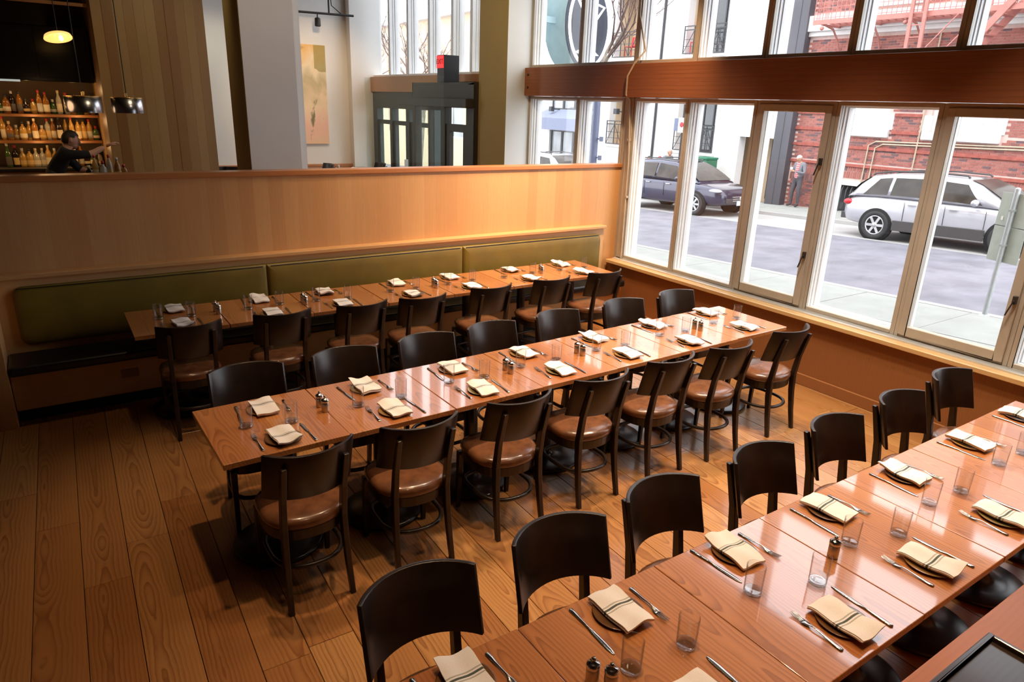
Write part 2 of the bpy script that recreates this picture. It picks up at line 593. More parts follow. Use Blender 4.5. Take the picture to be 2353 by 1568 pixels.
# ================================================================== THE SETTING
# floor: one object per plank; rows lean a little off the wall's axis as in the room
floor = struct(box('floor', -3.6, 5.75, -2.0, 6.45, -0.12, -0.018, M_gap))
PW = 0.2145
TH = 0.0255
fl_o = Vector((0.138, 5.9, 0))
joints = {-3: 4.72, -2: 4.247, -1: 3.562, 0: 3.879, 1: 4.25}
cs, sn = math.cos(TH), math.sin(TH)
for i in range(-17, 28):
    xs = i * PW
    js = [joints[i]] if i in joints else [random.uniform(1.0, 5.4)]
    y = js[0]
    while y > -2.2:
        y -= random.uniform(1.9, 3.2)
        js.append(y)
    y = js[0]
    while y < 6.6:
        y += random.uniform(2.4, 3.2)
        js.insert(0, y)
    for k in range(len(js) - 1):
        a, bb = max(js[k + 1], -2.0), min(js[k], 6.5)
        if bb - a < 0.1:
            continue
        Lh, Wh = (bb - a) / 2 - 0.0012, PW / 2 - 0.0016
        cy, cx = (a + bb) / 2 - 5.9, xs + PW / 2
        X = fl_o.x + cx * cs + cy * sn
        Y = fl_o.y - cx * sn + cy * cs
        if X - PW > 5.68 or X < -3.6:
            continue
        dz = random.uniform(-0.0008, 0.0006)
        mb = MB().box(-Wh, Wh, -Lh, Lh, -0.02, 0.0)
        mb.build('plank', M_floor, floor, 0.0016, (X, Y, dz), -TH, seg=1)

# window wall
GX = 5.86
struct(box('wall_right', 5.68, 5.98, -2.0, 6.28, -0.3, 0.645, M_wains))
struct(box('baseboard_right', 5.655, 5.68, -2.0, 6.2, 0.0, 0.105, M_wains, bevel=0.004))
sill = struct(box('trim_1', 5.635, 5.80, -2.0, 6.25, 0.612, 0.652, M_sill, bevel=0.005))
sill['label'] = 'long glossy fir window sill'
tr = MB()
tr.box(5.735, 5.80, -2.0, 6.24, 0.652, 0.662)
tr.box(5.772, 5.776, -2.0, 6.24, 0.662, 0.668)
tr.box(5.79, 5.8, -2.0, 6.24, 0.662, 0.674)
tr.build('sill_track', M_alu, sill)

LOW = [6.2, 5.335, 4.462, 3.635, 2.758, 1.90, 1.04]
nwin = [0]


def frame_box(mb, x0, x1, y0, y1, z0, z1, w, wb=None):
    wb = wb or w
    mb.box(x0, x1, y0, y0 + w, z0, z1)
    mb.box(x0, x1, y1 - w, y1, z0, z1)
    mb.box(x0, x1, y0 + w, y1 - w, z0, z0 + wb)
    mb.box(x0, x1, y0 + w, y1 - w, z1 - w, z1)
    return mb


def window(y0, y1, z0, z1, w=0.032, casement=False, hand=-1, mat=None):
    nwin[0] += 1
    mb = frame_box(MB(), 5.80, 5.835, y0, y1, z0, z1, w)
    o = struct(mb.build('window_%d' % nwin[0], mat or M_frame, None, 0.003, seg=1))
    ow = frame_box(MB(), 5.8352, 5.95, y0, y1, z0, z1, w - 0.003, 0.02)
    frame_box(ow, 5.87, 5.955, y0, y1, z0, z1, w + 0.005, 0.028)
    frame_box(ow, 5.91, 6.0, y0, y1, z0, z1, w + 0.014, 0.034)
    ow.build('outer_frame', M_outer, o, 0.002, seg=1)
    iw = w
    if casement:
        s = frame_box(MB(), 5.785, 5.85, y0 + w, y1 - w, z0 + w - 0.012, z1 - w, 0.062, 0.075)
        sh = s.build('sash', M_frame, o, 0.004, seg=1)
        iw = w + 0.06
        hy = y0 + w + 0.02 if hand < 0 else y1 - w - 0.02
        for hz in (1.18, 2.02):
            h = MB()
            h.box(5.76, 5.786, hy - 0.014, hy + 0.014, hz - 0.03, hz + 0.03)
            h.bar((5.757, hy, hz), (5.75, hy + 0.03, hz - 0.12), 0.014, 0.01)
            h.build('latch', M_dark, sh, 0.002, seg=1)
    iw = iw if casement else w + 0.012
    gx = GX if casement else 5.94
    box('pane', gx - (0.04 if casement else 0), gx - (0.04 if casement else 0) + 0.008, y0 + iw, y1 - iw, z0 + iw, z1 - iw, M_glass, o)
    return o


for i in range(len(LOW) - 1):
    cas = i in (2, 4, 6)
    window(LOW[i + 1] + 0.001, LOW[i] - 0.001 - (0.05 if i == 0 else 0), 0.675, 2.528, 0.034, cas)
# corner post where the partition meets the window line, then the two bays beyond
pm = MB()
pm.box(5.79, 6.0, 6.155, 6.235, 0.64, 2.535)
pm.box(5.805, 6.0, 6.235, 6.315, 0.64, 2.535)
struct(pm.build('trim_2', M_frame, None, 0.004))
window(6.32, 7.17, 0.7, 2.528)
window(7.175, 8.25, 0.7, 2.528)
UP = [8.25, 7.19, 6.185, 5.31, 4.455, 3.60, 2.738, 1.88, 1.02]
for i in range(len(UP) - 1):
    window(UP[i + 1] + 0.001, UP[i] - 0.001, 2.895, 4.35, 0.034)
FUP = [13.74, 12.87, 12.08, 11.26, 10.46, 9.86, 8.98]
for i in range(len(FUP) - 1):
    window(FUP[i + 1] + 0.001, FUP[i] - 0.001, 2.84, 6.35, 0.034, mat=M_outer)
struct(box('wall_upper_lightblock', 5.8, 6.0, -2.0, 8.25, 4.35, 6.4, M_dkwall))  # unseen wall added over the main windows to cut the daylight
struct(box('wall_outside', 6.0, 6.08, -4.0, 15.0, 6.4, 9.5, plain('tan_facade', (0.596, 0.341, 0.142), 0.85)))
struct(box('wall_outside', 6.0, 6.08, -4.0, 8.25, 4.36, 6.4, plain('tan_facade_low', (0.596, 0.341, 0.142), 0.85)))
struct(box('wall_near_lightblock', 5.82, 6.0, -2.0, 1.018, 0.645, 4.35, M_dkwall))  # unseen solid wall added to keep daylight off the room's left
beam = struct(MB().box(-0.09, 0.09, -5.13, 5.13, -0.178, 0.178).build('trim_3', M_beam, None, 0.004, (5.80, 3.12, 2.712)))
beam['label'] = 'long glued timber beam across the window wall'
lam = MB()
for k in range(1, 9):
    lam.box(-0.0903, -0.0895, -5.13, 5.13, -0.178 + k * 0.0396, -0.178 + k * 0.0396 + 0.0012)
lam.build('glue_line', plain('glue_line', (0.10, 0.03, 0.009), 0.7), beam)
bolt = MB()
for zz in (0.09, -0.07):
    bolt.lathe([(0.016, 0), (0.016, 0.012), (0.010, 0.016)], 10)
    bolt.xform(Matrix.Translation((-0.088, 5.05, zz)) @ Matrix.Rotation(-PI / 2, 4, 'Y'), len(bolt.v) - 50)
bolt.build('bolt', M_dark, beam)
struct(MB().box(-0.1, 0.1, -2.5, 2.5, -0.135, 0.135).build('trim_4', M_cap, None, 0.004, (5.82, 11.35, 2.70)))
# square column at the window line
cm = MB()
cm.box(5.41, 6.0, 8.25, 8.97, -0.3, 6.5)
for f in range(len(cm.f)):
    pass
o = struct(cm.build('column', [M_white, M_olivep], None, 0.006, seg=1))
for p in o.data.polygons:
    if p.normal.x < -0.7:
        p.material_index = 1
# big square column
cm = MB().box(2.013, 2.60, 8.30, 8.98, -0.3, 6.5)
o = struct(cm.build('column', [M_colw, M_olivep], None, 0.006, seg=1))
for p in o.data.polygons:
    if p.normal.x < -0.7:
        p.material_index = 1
struct(box('column', 2.60, 2.70, 8.42, 8.9, -0.3, 6.5, M_white))
# far wall and its pilaster
struct(box('wall_back', 1.2, 6.0, 13.82, 14.0, 0.0, 6.5, M_white))
struct(box('wall_pilaster', 5.33, 5.98, 13.62, 13.82, 0.0, 6.5, M_white, bevel=0.004))
struct(box('trim_5', 1.2, 5.33, 13.72, 13.82, 1.12, 1.17, M_cap, bevel=0.004))
struct(box('wall_left', -3.8, -3.6, -2.0, 14.0, -0.3, 6.5, M_dkwall))
struct(box('wall_front', -3.8, 6.0, -2.2, -2.0, -0.3, 6.5, M_dkwall))
struct(box('ceiling', -3.8, 6.0, -2.2, 14.0, 6.4, 6.6, M_ceil))
PZ = 0.38
struct(box('floor_raised', -3.6, 5.98, 6.45, 13.82, -0.3, PZ, M_floor))
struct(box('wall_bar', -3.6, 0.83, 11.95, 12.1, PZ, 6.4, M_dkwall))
struct(box('wall_outer', 5.9, 5.98, 6.3, 13.8, -0.6, 0.72, M_white))

# partition with its cap
struct(box('wall_partition', -3.6, 5.80, 6.28, 6.40, 0.0, 1.745, M_veneer))
struct(box('trim_6', -3.6, 5.80, 6.262, 6.418, 1.745, 1.788, M_cap, bevel=0.005))
struct(box('wall_vestibule', 5.36, 5.5, 8.97, 9.16, PZ, 2.70, M_dark))

# entrance vestibule: dark frame with glazed doors
v = MB()
v.box(5.34, 5.46, 8.98, 10.97, 2.36, 2.70)
v.box(5.34, 5.46, 10.87, 10.97, PZ, 2.36)
v.box(5.34, 5.46, 9.84, 9.92, PZ, 2.36)
v.box(5.34, 5.46, 8.98, 9.2, PZ, 2.36)
v.box(5.34, 5.82, 8.98, 10.97, 2.66, 2.70)
vo = struct(v.build('door_1', M_dark, None, 0.004, seg=1))
MB().box(5.22, 5.44, 9.0, 11.25, 2.34, 2.47).build('door_header', M_dark, vo, 0.012)
box('pane', 5.39, 5.40, 9.92, 10.87, PZ, 2.36, M_screen, vo)
box('pane', 5.39, 5.40, 9.2, 9.84, PZ, 2.36, M_screen, vo)
st = frame_box(MB(), 5.36, 5.43, 9.2, 9.84, PZ, 2.1, 0.11, 0.2)
st.build('door_leaf', M_dark, vo, 0.003, seg=1)
st = frame_box(MB(), 5.36, 5.43, 9.95, 10.45, PZ, 2.36, 0.07, 0.2)
st.build('door_leaf', M_dark, vo, 0.003, seg=1)
v = MB()
v.box(5.76, 5.9, 11.0, 13.62, 2.27, 2.57)
v.box(5.76, 5.9, 13.44, 13.62, PZ, 2.27)
v.box(5.76, 5.9, 12.72, 12.82, PZ, 2.27)
v.box(5.76, 5.9, 11.98, 12.12, PZ, 2.27)
v.box(5.76, 5.9, 11.0, 11.1, PZ, 2.27)
vo = struct(v.build('door_2', M_teal, None, 0.004, seg=1))
for ya, yb in ((12.82, 13.44), (12.12, 12.72), (11.1, 11.98)):
    s = frame_box(MB(), 5.79, 5.86, ya, yb, PZ, 2.05, 0.075, 0.2).build('door_leaf', M_teal, vo, 0.003, seg=1)
    box('pane', 5.82, 5.828, ya, yb, PZ, 2.27, M_screen, vo)
gs = MB().box(5.05, 5.062, 9.35, 12.3, PZ, 2.78)
o = struct(gs.build('window_screen', M_screen))
gs = MB()
gs.box(5.03, 5.08, 10.62, 10.66, PZ, 1.5)
gs.build('screen_clip', M_alu, o)

# ================================================================== BANQUETTE
bq = empty('banquette', (0, 0, 0), 0, 'long built-in bench with olive back cushions along the wood partition', 'bench')
b = MB()
b.box(-0.42, 5.53, 6.20, 6.28, 0.40, 1.045)
b.build('back_panel', M_trimw, bq, 0.003)
MB().box(-0.44, 5.54, 6.165, 6.279, 1.045, 1.083).build('top_trim', M_trimw, bq, 0.008)


def cushion(x0, x1, z0, z1, y, d, rl=0.0, rr=0.0):
    """padded panel with softened edges; rl / rr = corner radius at its left / right end"""
    n = 6
    out = []
    for (cx, cz, r, a0) in ((x1 - rr, z0 + rr, rr, -90), (x1 - rr, z1 - rr, rr, 0), (x0 + rl, z1 - rl, rl, 90), (x0 + rl, z0 + rl, rl, 180)):
        for k in range(n + 1):
            a = math.radians(a0 + 90 * k / n)
            out.append((cx + max(r, 0.006) * math.cos(a), cz + max(r, 0.006) * math.sin(a)))
    mx, mz = (x0 + x1) / 2, (z0 + z1) / 2
    rg = []
    for off, dep in ((0, 0), (0, 0.45), (0.012, 0.8), (0.035, 0.96), (0.09, 1.0)):
        sx, sz = 1 - off / ((x1 - x0) / 2), 1 - off / ((z1 - z0) / 2)
        rg.append([(mx + (x - mx) * sx, y - d * dep, mz + (z - mz) * sz) for x, z in out])
    return MB().rings(rg)


for (xa, xb, rl, rr) in ((-0.31, 1.548, 0.07, 0), (1.554, 3.555, 0, 0), (3.561, 5.455, 0, 0.06)):
    c = cushion(xa, xb, 0.53, 0.985, 6.2, 0.055, rl, rr).build('back_cushion', M_olive, bq)
    st = MB()
    st.tube([(xa + 0.03, 6.152, 0.978), (xb - 0.03, 6.152, 0.978)], 0.0035, 6)
    st.build('piping', M_blackmat, c)
MB().box(-0.41, 5.60, 5.83, 6.20, 0.40, 0.475).build('seat_cushion', M_blackmat, bq, 0.02, seg=3)
MB().box(-0.41, 5.62, 5.92, 6.27, 0.105, 0.40).build('plinth', M_trimw, bq)
MB().box(-0.41, 5.62, 5.97, 6.27, 0.0, 0.105).build('toe_kick', M_toe, bq)
MB().box(-0.62, -0.415, 5.84, 6.275, 0.0, 1.06).build('end_post', M_veneer, bq, 0.004)
ot = MB().box(0.30, 0.42, 5.913, 5.92, 0.235, 0.305).build('outlet_cover', M_outlet, bq, 0.002)

# ================================================================== TABLES
TW, TD, TT = 0.6325, 0.70, 0.030


def make_table(w, d):
    t = empty('dining_table')
    tp = MB().box(-w / 2 + 0.0015, w / 2 - 0.0015, -d / 2, d / 2, 0.75 - TT, 0.75).build('tabletop', M_top, t, 0.003)
    ap = MB().box(-w / 2 + 0.09, w / 2 - 0.09, -0.035, 0.035, 0.695, 0.72)
    ap.box(-0.035, 0.035, -d / 2 + 0.1, d / 2 - 0.1, 0.695, 0.72)
    ap.build('top_bracket', M_black, t)
    MB().lathe([(0.043, 0.05), (0.043, 0.7)], 16).build('column', M_black, t)
    MB().lathe([(0.225, 0.004), (0.243, 0.012), (0.245, 0.024), (0.233, 0.031), (0.14, 0.036), (0.085, 0.042), (0.06, 0.055),
                (0.046, 0.085)], 32).build('base', M_black, t)
    return t


T0 = make_table(TW, TD)
TB = make_table(0.648, 0.685)
MIDR = math.radians(1.25)


def mid_pt(x, y):     # the middle row stands slightly askew to the walls
    dx, dy = x - 0.50, y - 3.45
    c, s = math.cos(MIDR), math.sin(MIDR)
    return (0.50 + dx * c - dy * s, 3.45 + dx * s + dy * c)


ROWS = {}
used = {}


def place_table(src, x, y, rz, label, group):
    t = src if src.name not in used else copy_tree(src)
    used[src.name] = 1
    t.location = (x, y, 0)
    t.rotation_euler = (0, 0, rz)
    tag(t, label, 'table', group)
    return t


for i in range(7):
    x, y = mid_pt(0.50 + TW * (i + 0.5), 3.45)
    place_table(T0, x, y + random.uniform(-0.007, 0.007), MIDR + random.uniform(-0.010, 0.010), 'small fir-topped pedestal table, %s from the left in the middle row' % ORD[i], 'middle row of tables')
for i in range(7):
    place_table(TB, 0.38 + 0.652 * (i + 0.5), 5.655, random.uniform(-0.004, 0.004), 'small fir-topped pedestal table, %s from the left along the banquette' % ORD[i], 'banquette row of tables')
for i in range(7):
    place_table(T0, 0.46 + TW * (i + 0.5), 1.152, random.uniform(-0.003, 0.003), 'fir-topped pedestal table, %s from the left in the row nearest the camera' % ORD[i], 'near row of tables')


# ================================================================== CHAIRS
def seat_outline(s, z, n=36):
    out = []
    for k in range(n):
        a = 2 * PI * k / n
        ca, sa = math.cos(a), math.sin(a)
        e = 2.3 if sa < 0 else 4.0
        r = (abs(ca) ** e + abs(sa) ** e) ** (-1 / e)
        out.append((0.208 * r * ca * s, (0.195 if sa < 0 else 0.225) * r * sa * s, z))
    return out


def make_chair():
    t = empty('dining_chair')
    f = MB().rings([seat_outline(0.955, 0.372), seat_outline(0.965, 0.43)], smooth=False)
    f.build('seat_frame', M_chair, t, 0.003, seg=1)
    sp = MB().rings([seat_outline(0.97, 0.430), seat_outline(1.0, 0.443), seat_outline(1.0, 0.46), seat_outline(0.965, 0.476),
                     seat_outline(0.86, 0.486), seat_outline(0.6, 0.492), seat_outline(0.3, 0.494), seat_outline(0.02, 0.495)])
    sp.build('seat', M_leather, t)
    # curved back board
    R, hw, th = 0.275, 0.2215, 0.017
    ph = math.asin(hw / R)
    nphi = 16
    vs, fs = [], []
    for zz in (0.612, 0.868):
        mid = -0.283 + (0.868 - zz) * 0.27
        for k in range(nphi + 1):
            a = -ph + 2 * ph * k / nphi
            for rr in (R, R - th):
                vs.append((rr * math.sin(a), mid + R - rr * math.cos(a), zz))
    m2 = 2 * (nphi + 1)
    for k in range(nphi):
        q = 2 * k
        fs += [(q, q + 2, m2 + q + 2, m2 + q), (q + 1, m2 + q + 1, m2 + q + 3, q + 3), (q, q + 1, q + 3, q + 2), (m2 + q, m2 + q + 2, m2 + q + 3, m2 + q + 1)]
    fs += [(0, m2, m2 + 1, 1), (2 * nphi, 2 * nphi + 1, m2 + 2 * nphi + 1, m2 + 2 * nphi)]
    bb = MB()
    for f4 in fs:
        bb.add([], [])
    bb.v, bb.f, bb.s, bb.m = vs, [list(q) for q in fs], [True] * len(fs), [0] * len(fs)
    me = bb.mesh('backrest', M_chair, 0.0035, 2)
    link('backrest', me, t)
    me.set_sharp_from_angle(angle=math.radians(40))
    for s in (-1, 1):
        path = [(0.158, -0.222, 0.0, 0.026, 0.030), (0.154, -0.195, 0.15, 0.028, 0.034), (0.150, -0.172, 0.32, 0.030, 0.042), (0.148, -0.165, 0.45, 0.030, 0.045),
                (0.148, -0.187, 0.61, 0.029, 0.038), (0.148, -0.228, 0.76, 0.028, 0.030), (0.148, -0.246, 0.815, 0.027, 0.024)]
        rg = []
        for (px, py, pz, wx, wy) in path:
            rg.append([(s * px + i * wx / 2, py + j * wy / 2 - 0.004, pz) for i, j in ((-1, -1), (1, -1), (1, 1), (-1, 1))])
        MB().rings(rg, smooth=False).build('leg', M_chair, t, 0.004, seg=2)
        rg = []
        for (px, py, pz, w) in ((0.182, 0.205, 0.0, 0.024), (0.176, 0.19, 0.40, 0.036)):
            rg.append([(s * px + i * w / 2, py + j * w / 2, pz) for i, j in ((-1, -1), (1, -1), (1, 1), (-1, 1))])
        MB().rings(rg, smooth=False).build('leg', M_chair, t, 0.003, seg=1)
    hoop = [(q[0] * 0.84, q[1] * 0.93, 0.215) for q in seat_outline(1.0, 0)]
    MB().tube(hoop, 0.013, 8, closed=True).build('stretcher', M_chair, t)
    return t


CH0 = make_chair()


def place_chair(x, y, rz, label, group, z=0.0):
    t = CH0 if 'chair' not in used else copy_tree(CH0)
    used['chair'] = 1
    t.location = (x, y, z)
    t.rotation_euler = (0, 0, rz)
    tag(t, label, 'chair', group)
    return t


MN = [(0.851, 2.904, 1), (1.432, 2.893, -2), (2.048, 2.893, 0), (2.67, 2.918, 0.5), (3.287, 2.936, 0.7), (3.872, 2.919, -1), (4.593, 2.95, 1)]
MF = [(0.835, 4.016, -3), (1.454, 4.018, -1), (2.051, 4.029, 0.5), (2.605, 4.051, 3), (3.23, 4.072, 2), (3.93, 4.09, -3), (4.576, 4.09, 0)]
BR = [(0.72, 5.11, -1), (1.375, 5.10, -0.5), (1.991, 5.06, 2), (2.525, 5.03, -1), (3.22, 5.06, 1), (3.90, 5.06, 1), (4.56, 5.06, 1.5)]
NF = [(0.848, 1.735, -1), (1.443, 1.735, -3), (2.024, 1.748, 0), (2.682, 1.73, -1), (3.319, 1.746, -2), (3.99, 1.75, -1.5), (4.67, 1.785, -1.5)]
for i, (x, y, a) in enumerate(MN):
    place_chair(x, y + 0.163, math.radians(a), 'dark brown-seated chair, %s from the left on the near side of the middle row' % ORD[i], 'chairs on the near side of the middle row')
for i, (x, y, a) in enumerate(MF):
    place_chair(x, y - 0.163, PI + math.radians(a), 'dark curved-back chair, %s from the left on the far side of the middle row' % ORD[i], 'chairs on the far side of the middle row')
for i, (x, y, a) in enumerate(BR):
    place_chair(x, y + 0.163, math.radians(a), 'dark curved-back chair facing the banquette, %s from the left' % ORD[i], 'chairs facing the banquette')
for i, (x, y, a) in enumerate(NF):
    place_chair(x, y - 0.163, PI + math.radians(a), 'dark curved-back chair, %s from the left behind the nearest table row' % ORD[i], 'chairs behind the nearest table row')


# ================================================================== PLACE SETTINGS
def sheet(nx, ny, w, l, top, th, cx=0, cy=0):
    """cloth layer: upper and lower surface with a rim"""
    mb = MB()
    vs = []
    for lay in (0, 1):
        for j in range(ny + 1):
            for i in range(nx + 1):
                x, y = cx + (i / nx - 0.5) * w, cy + (j / ny - 0.5) * l
                vs.append((x, y, top(x, y) - lay * th))
    k = (nx + 1) * (ny + 1)
    fs = []
    for j in range(ny):
        for i in range(nx):
            q = j * (nx + 1) + i
            fs.append((q, q + 1, q + nx + 2, q + nx + 1))
            fs.append((k + q, k + q + nx + 1, k + q + nx + 2, k + q + 1))
    for i in range(nx):
        fs.append((i, k + i, k + i + 1, i + 1))
        q = ny * (nx + 1) + i
        fs.append((q, q + 1, k + q + 1, k + q))
    for j in range(ny):
        q = j * (nx + 1)
        fs.append((q, q + nx + 1, k + q + nx + 1, k + q))
        q += nx
        fs.append((q, k + q, k + q + nx + 1, q + nx + 1))
    return mb.add(vs, fs, True)


def napkin_mesh(seed):
    rg = random.Random(seed)
    a1, a2, p1, p2, fl = rg.uniform(0.002, 0.005), rg.uniform(0.0015, 0.004), rg.uniform(0, 6), rg.uniform(0, 6), rg.choice((-1, 1))
    tip = rg.uniform(0.006, 0.018)
    mb = MB()

    def top(x, y, base):
        z = base + a1 * math.sin(y * 38 + p1) + a2 * math.sin(x * 60 + p2 + y * 15)
        e = max(0.0, abs(y) - 0.065)
        z -= e * e * 4.0
        if y * fl > 0.03:
            z += tip * ((y * fl - 0.03) / 0.07) ** 2 * (0.5 + 0.5 * math.sin(x * 40 + p2))
        return z
    for k in range(3):
        dx, dy = rg.uniform(-0.003, 0.003), rg.uniform(-0.004, 0.004)
        s = sheet(7, 13, 0.122 - 0.002 * k, 0.208 - 0.004 * k, lambda x, y, b=0.022 - 0.0048 * k: top(x, y, b), 0.0042, dx, dy)
        mb.add(s.v, s.f, True)
    me = mb.mesh('napkin', M_napkin, 0)
    me.set_sharp_from_angle(angle=math.radians(50))
    return me


NAPS = [napkin_mesh(s) for s in range(7)]
PLATES = []
for q in M_plates:
    mb = MB().lathe([(0.045, 0.0), (0.06, 0.001), (0.088, 0.008), (0.092, 0.0105), (0.089, 0.0115), (0.06, 0.0048), (0.03, 0.0038), (0.0001, 0.0038)], 32)
    PLATES.append(mb.mesh('plate', q))


def flat_loft(st, n=8):
    """st: (y, half width, half thick, z)"""
    rg = []
    for (y, w, t, z) in st:
        rg.append([(w * math.cos(2 * PI * k / n), y, z + t * math.sin(2 * PI * k / n)) for k in range(n)])
    return MB().rings(rg)


kb = flat_loft([(-0.102, 0.003, 0.0016, 0.003), (-0.098, 0.0085, 0.003, 0.0035), (-0.08, 0.0085, 0.0032, 0.0035), (-0.02, 0.0055, 0.0032, 0.0035), (0.006, 0.0045, 0.0034, 0.0035),
                (0.012, 0.0065, 0.002, 0.003), (0.03, 0.0088, 0.0012, 0.0025), (0.09, 0.0098, 0.0011, 0.0022), (0.118, 0.0085, 0.001, 0.002), (0.134, 0.0045, 0.0009, 0.0018), (0.139, 0.001, 0.0006, 0.0018)])
KNIFE = kb.mesh('knife', M_steel)
fb = flat_loft([(-0.088, 0.003, 0.0012, 0.003), (-0.084, 0.0085, 0.002, 0.0035), (-0.06, 0.0078, 0.0024, 0.004), (-0.01, 0.004, 0.0022, 0.0075), (0.022, 0.0032, 0.002, 0.0105), (0.035, 0.0045, 0.0018, 0.0095),
                (0.046, 0.0105, 0.0014, 0.007), (0.058, 0.0122, 0.0012, 0.0055), (0.068, 0.0122, 0.0011, 0.0052)])
for k in range(4):
    x = -0.0096 + 0.0064 * k
    fb.tube([(x, 0.066, 0.0053), (x, 0.085, 0.006), (x, 0.102, 0.0088), (x * 0.97, 0.113, 0.012)], [0.0019, 0.0018, 0.0015, 0.0009], 5)
FORK = fb.mesh('fork', M_steel)
GLASS = MB().lathe([(0.0325, 0.016), (0.0345, 0.117), (0.0342, 0.119), (0.0330, 0.119), (0.0326, 0.117), (0.0306, 0.0165)], 28).mesh('drinking_glass', M_tumbler)
GBASE = MB().lathe([(0.0001, 0.0), (0.028, 0.0), (0.0315, 0.003), (0.0325, 0.0155), (0.029, 0.0158), (0.02, 0.0145), (0.0001, 0.0145)], 28).mesh('glass_base', M_tbase)
SBODY = MB().lathe([(0.0195, 0), (0.021, 0.003), (0.021, 0.056), (0.0195, 0.058)], 18).mesh('body', M_brush)
SCAP = MB().lathe([(0.0215, 0.0585), (0.0222, 0.061), (0.0218, 0.071), (0.015, 0.077), (0.005, 0.080), (0.0045, 0.083), (0.0075, 0.086), (0.0072, 0.0915), (0.0001, 0.094)], 18).mesh('cap', M_steel)

TZ = 0.7502


def put(name, me, x, y, z, rz, label, cat, group):
    return tag(link(name, me, None, (x, y, z), rz), label, cat, group)


def setting(px, py, flip, where, grp, rnd, scat=0.05):
    base = PI if flip else 0.0
    base += rnd.uniform(-scat, scat)
    c, s = math.cos(base), math.sin(base)

    def at(u, v):
        return px + u * c - v * s, py + u * s + v * c
    put('plate', PLATES[rnd.randrange(3)], px, py, TZ, 0, 'round plate, ' + where, 'plate', 'plates ' + grp)
    x, y = at(rnd.uniform(-0.006, 0.006), rnd.uniform(-0.004, 0.004))
    put('napkin', NAPS[rnd.randrange(7)], x, y, TZ + 0.0085, base + rnd.uniform(-0.1, 0.1), 'white napkin, ' + where, 'napkin', 'napkins ' + grp)
    x, y = at(0.134, -0.003)
    put('knife', KNIFE, x, y, TZ, base + rnd.uniform(-0.06, 0.06), 'steel knife, ' + where, 'knife', 'knives ' + grp)
    x, y = at(-0.122, 0.008)
    put('fork', FORK, x, y, TZ, base + rnd.uniform(-0.06, 0.06), 'steel fork, ' + where, 'fork', 'forks ' + grp)


rn = random.Random(3)
PLACES = [
    ('far side of the middle row', 'on the far side of the middle row', True, [(0.835, 3.643), (1.439, 3.646), (2.049, 3.665), (2.626, 3.691), (3.286, 3.703), (3.93, 3.736), (4.62, 3.775)]),
    ('near side of the middle row', 'on the near side of the middle row', False, [(0.827, 3.239), (1.456, 3.265), (2.039, 3.277), (2.656, 3.304), (3.271, 3.321), (3.895, 3.309), (4.585, 3.34)]),
    ('cushion side of the banquette row', 'on the cushion side of the banquette row', True, [(0.737, 5.88), (1.398, 5.87), (1.96, 5.86), (2.665, 5.868), (3.245, 5.87), (3.966, 5.87), (4.629, 5.86)]),
    ('chair side of the banquette row', 'on the chair side of the banquette row', False, [(0.721, 5.45), (1.383, 5.44), (1.977, 5.44), (2.632, 5.455), (3.249, 5.455), (3.942, 5.46), (4.617, 5.455)]),
    ('far side of the nearest row', 'on the far side of the nearest row', True, [(0.826, 1.385), (1.429, 1.375), (2.061, 1.392), (2.668, 1.372), (3.288, 1.36), (3.96, 1.362), (4.62, 1.37)]),
    ('near side of the nearest row', 'on the near side of the nearest row', False, [(1.40, 0.945), (2.066, 0.935), (2.665, 0.94), (3.294, 0.94)])]
for where, grp, flip, pts in PLACES:
    off = 1 if len(pts) == 4 else 0
    for i, (x, y) in enumerate(pts):
        setting(x, y, flip, '%s from the left on the %s' % (ORD[i + off], where), grp, rn, 0.03 if 'nearest' in where else 0.06)
GL = [('middle row', [(0.702, 3.467), (0.922, 3.41), (1.306, 3.43), (1.565, 3.415), (1.924, 3.487), (2.157, 3.444), (2.472, 3.496), (2.754, 3.473), (3.137, 3.501), (3.39, 3.473), (3.8, 3.527), (4.069, 3.509), (4.443, 3.548), (4.727, 3.543)]),
      ('banquette row', [(0.594, 5.69), (0.821, 5.65), (1.251, 5.65), (1.509, 5.67), (1.813, 5.643), (2.077, 5.589), (2.5, 5.641), (2.753, 5.63), (3.101, 5.65), (3.381, 5.66), (3.735, 5.634), (4.107, 5.66), (4.459, 5.65), (4.766, 5.62)]),
      ('nearest row', [(1.29, 1.166), (1.517, 1.147), (1.923, 1.201), (2.18, 1.108), (2.516, 1.185), (2.763, 1.114), (3.132, 1.17), (3.374, 1.144), (3.841, 1.173), (4.086, 1.159)])]
for row, pts in GL:
    for i, (x, y) in enumerate(pts):
        g = put('drinking_glass', GLASS, x, y, TZ, rn.uniform(0, 6), 'clear empty tumbler, %s from the left on the %s of tables' % (ORD[i], row), 'glass', 'tumblers on the ' + row)
        link('glass_base', GBASE, g)
SH = [('middle row', [((1.118, 3.53), (1.123, 3.453)), ((2.356, 3.50), (2.352, 3.432)), ((2.982, 3.53), (2.987, 3.472)), ((4.191, 3.525), (4.196, 3.468))]),
      ('banquette row', [((1.012, 5.70), (1.018, 5.625)), ((1.7, 5.655), (1.701, 5.585)), ((2.95, 5.655), (2.942, 5.585)), ((4.228, 5.69), (4.206, 5.63))]),
      ('nearest row', [((1.158, 1.195), (1.19, 1.148)), ((2.38, 1.172), None)])]
first = None
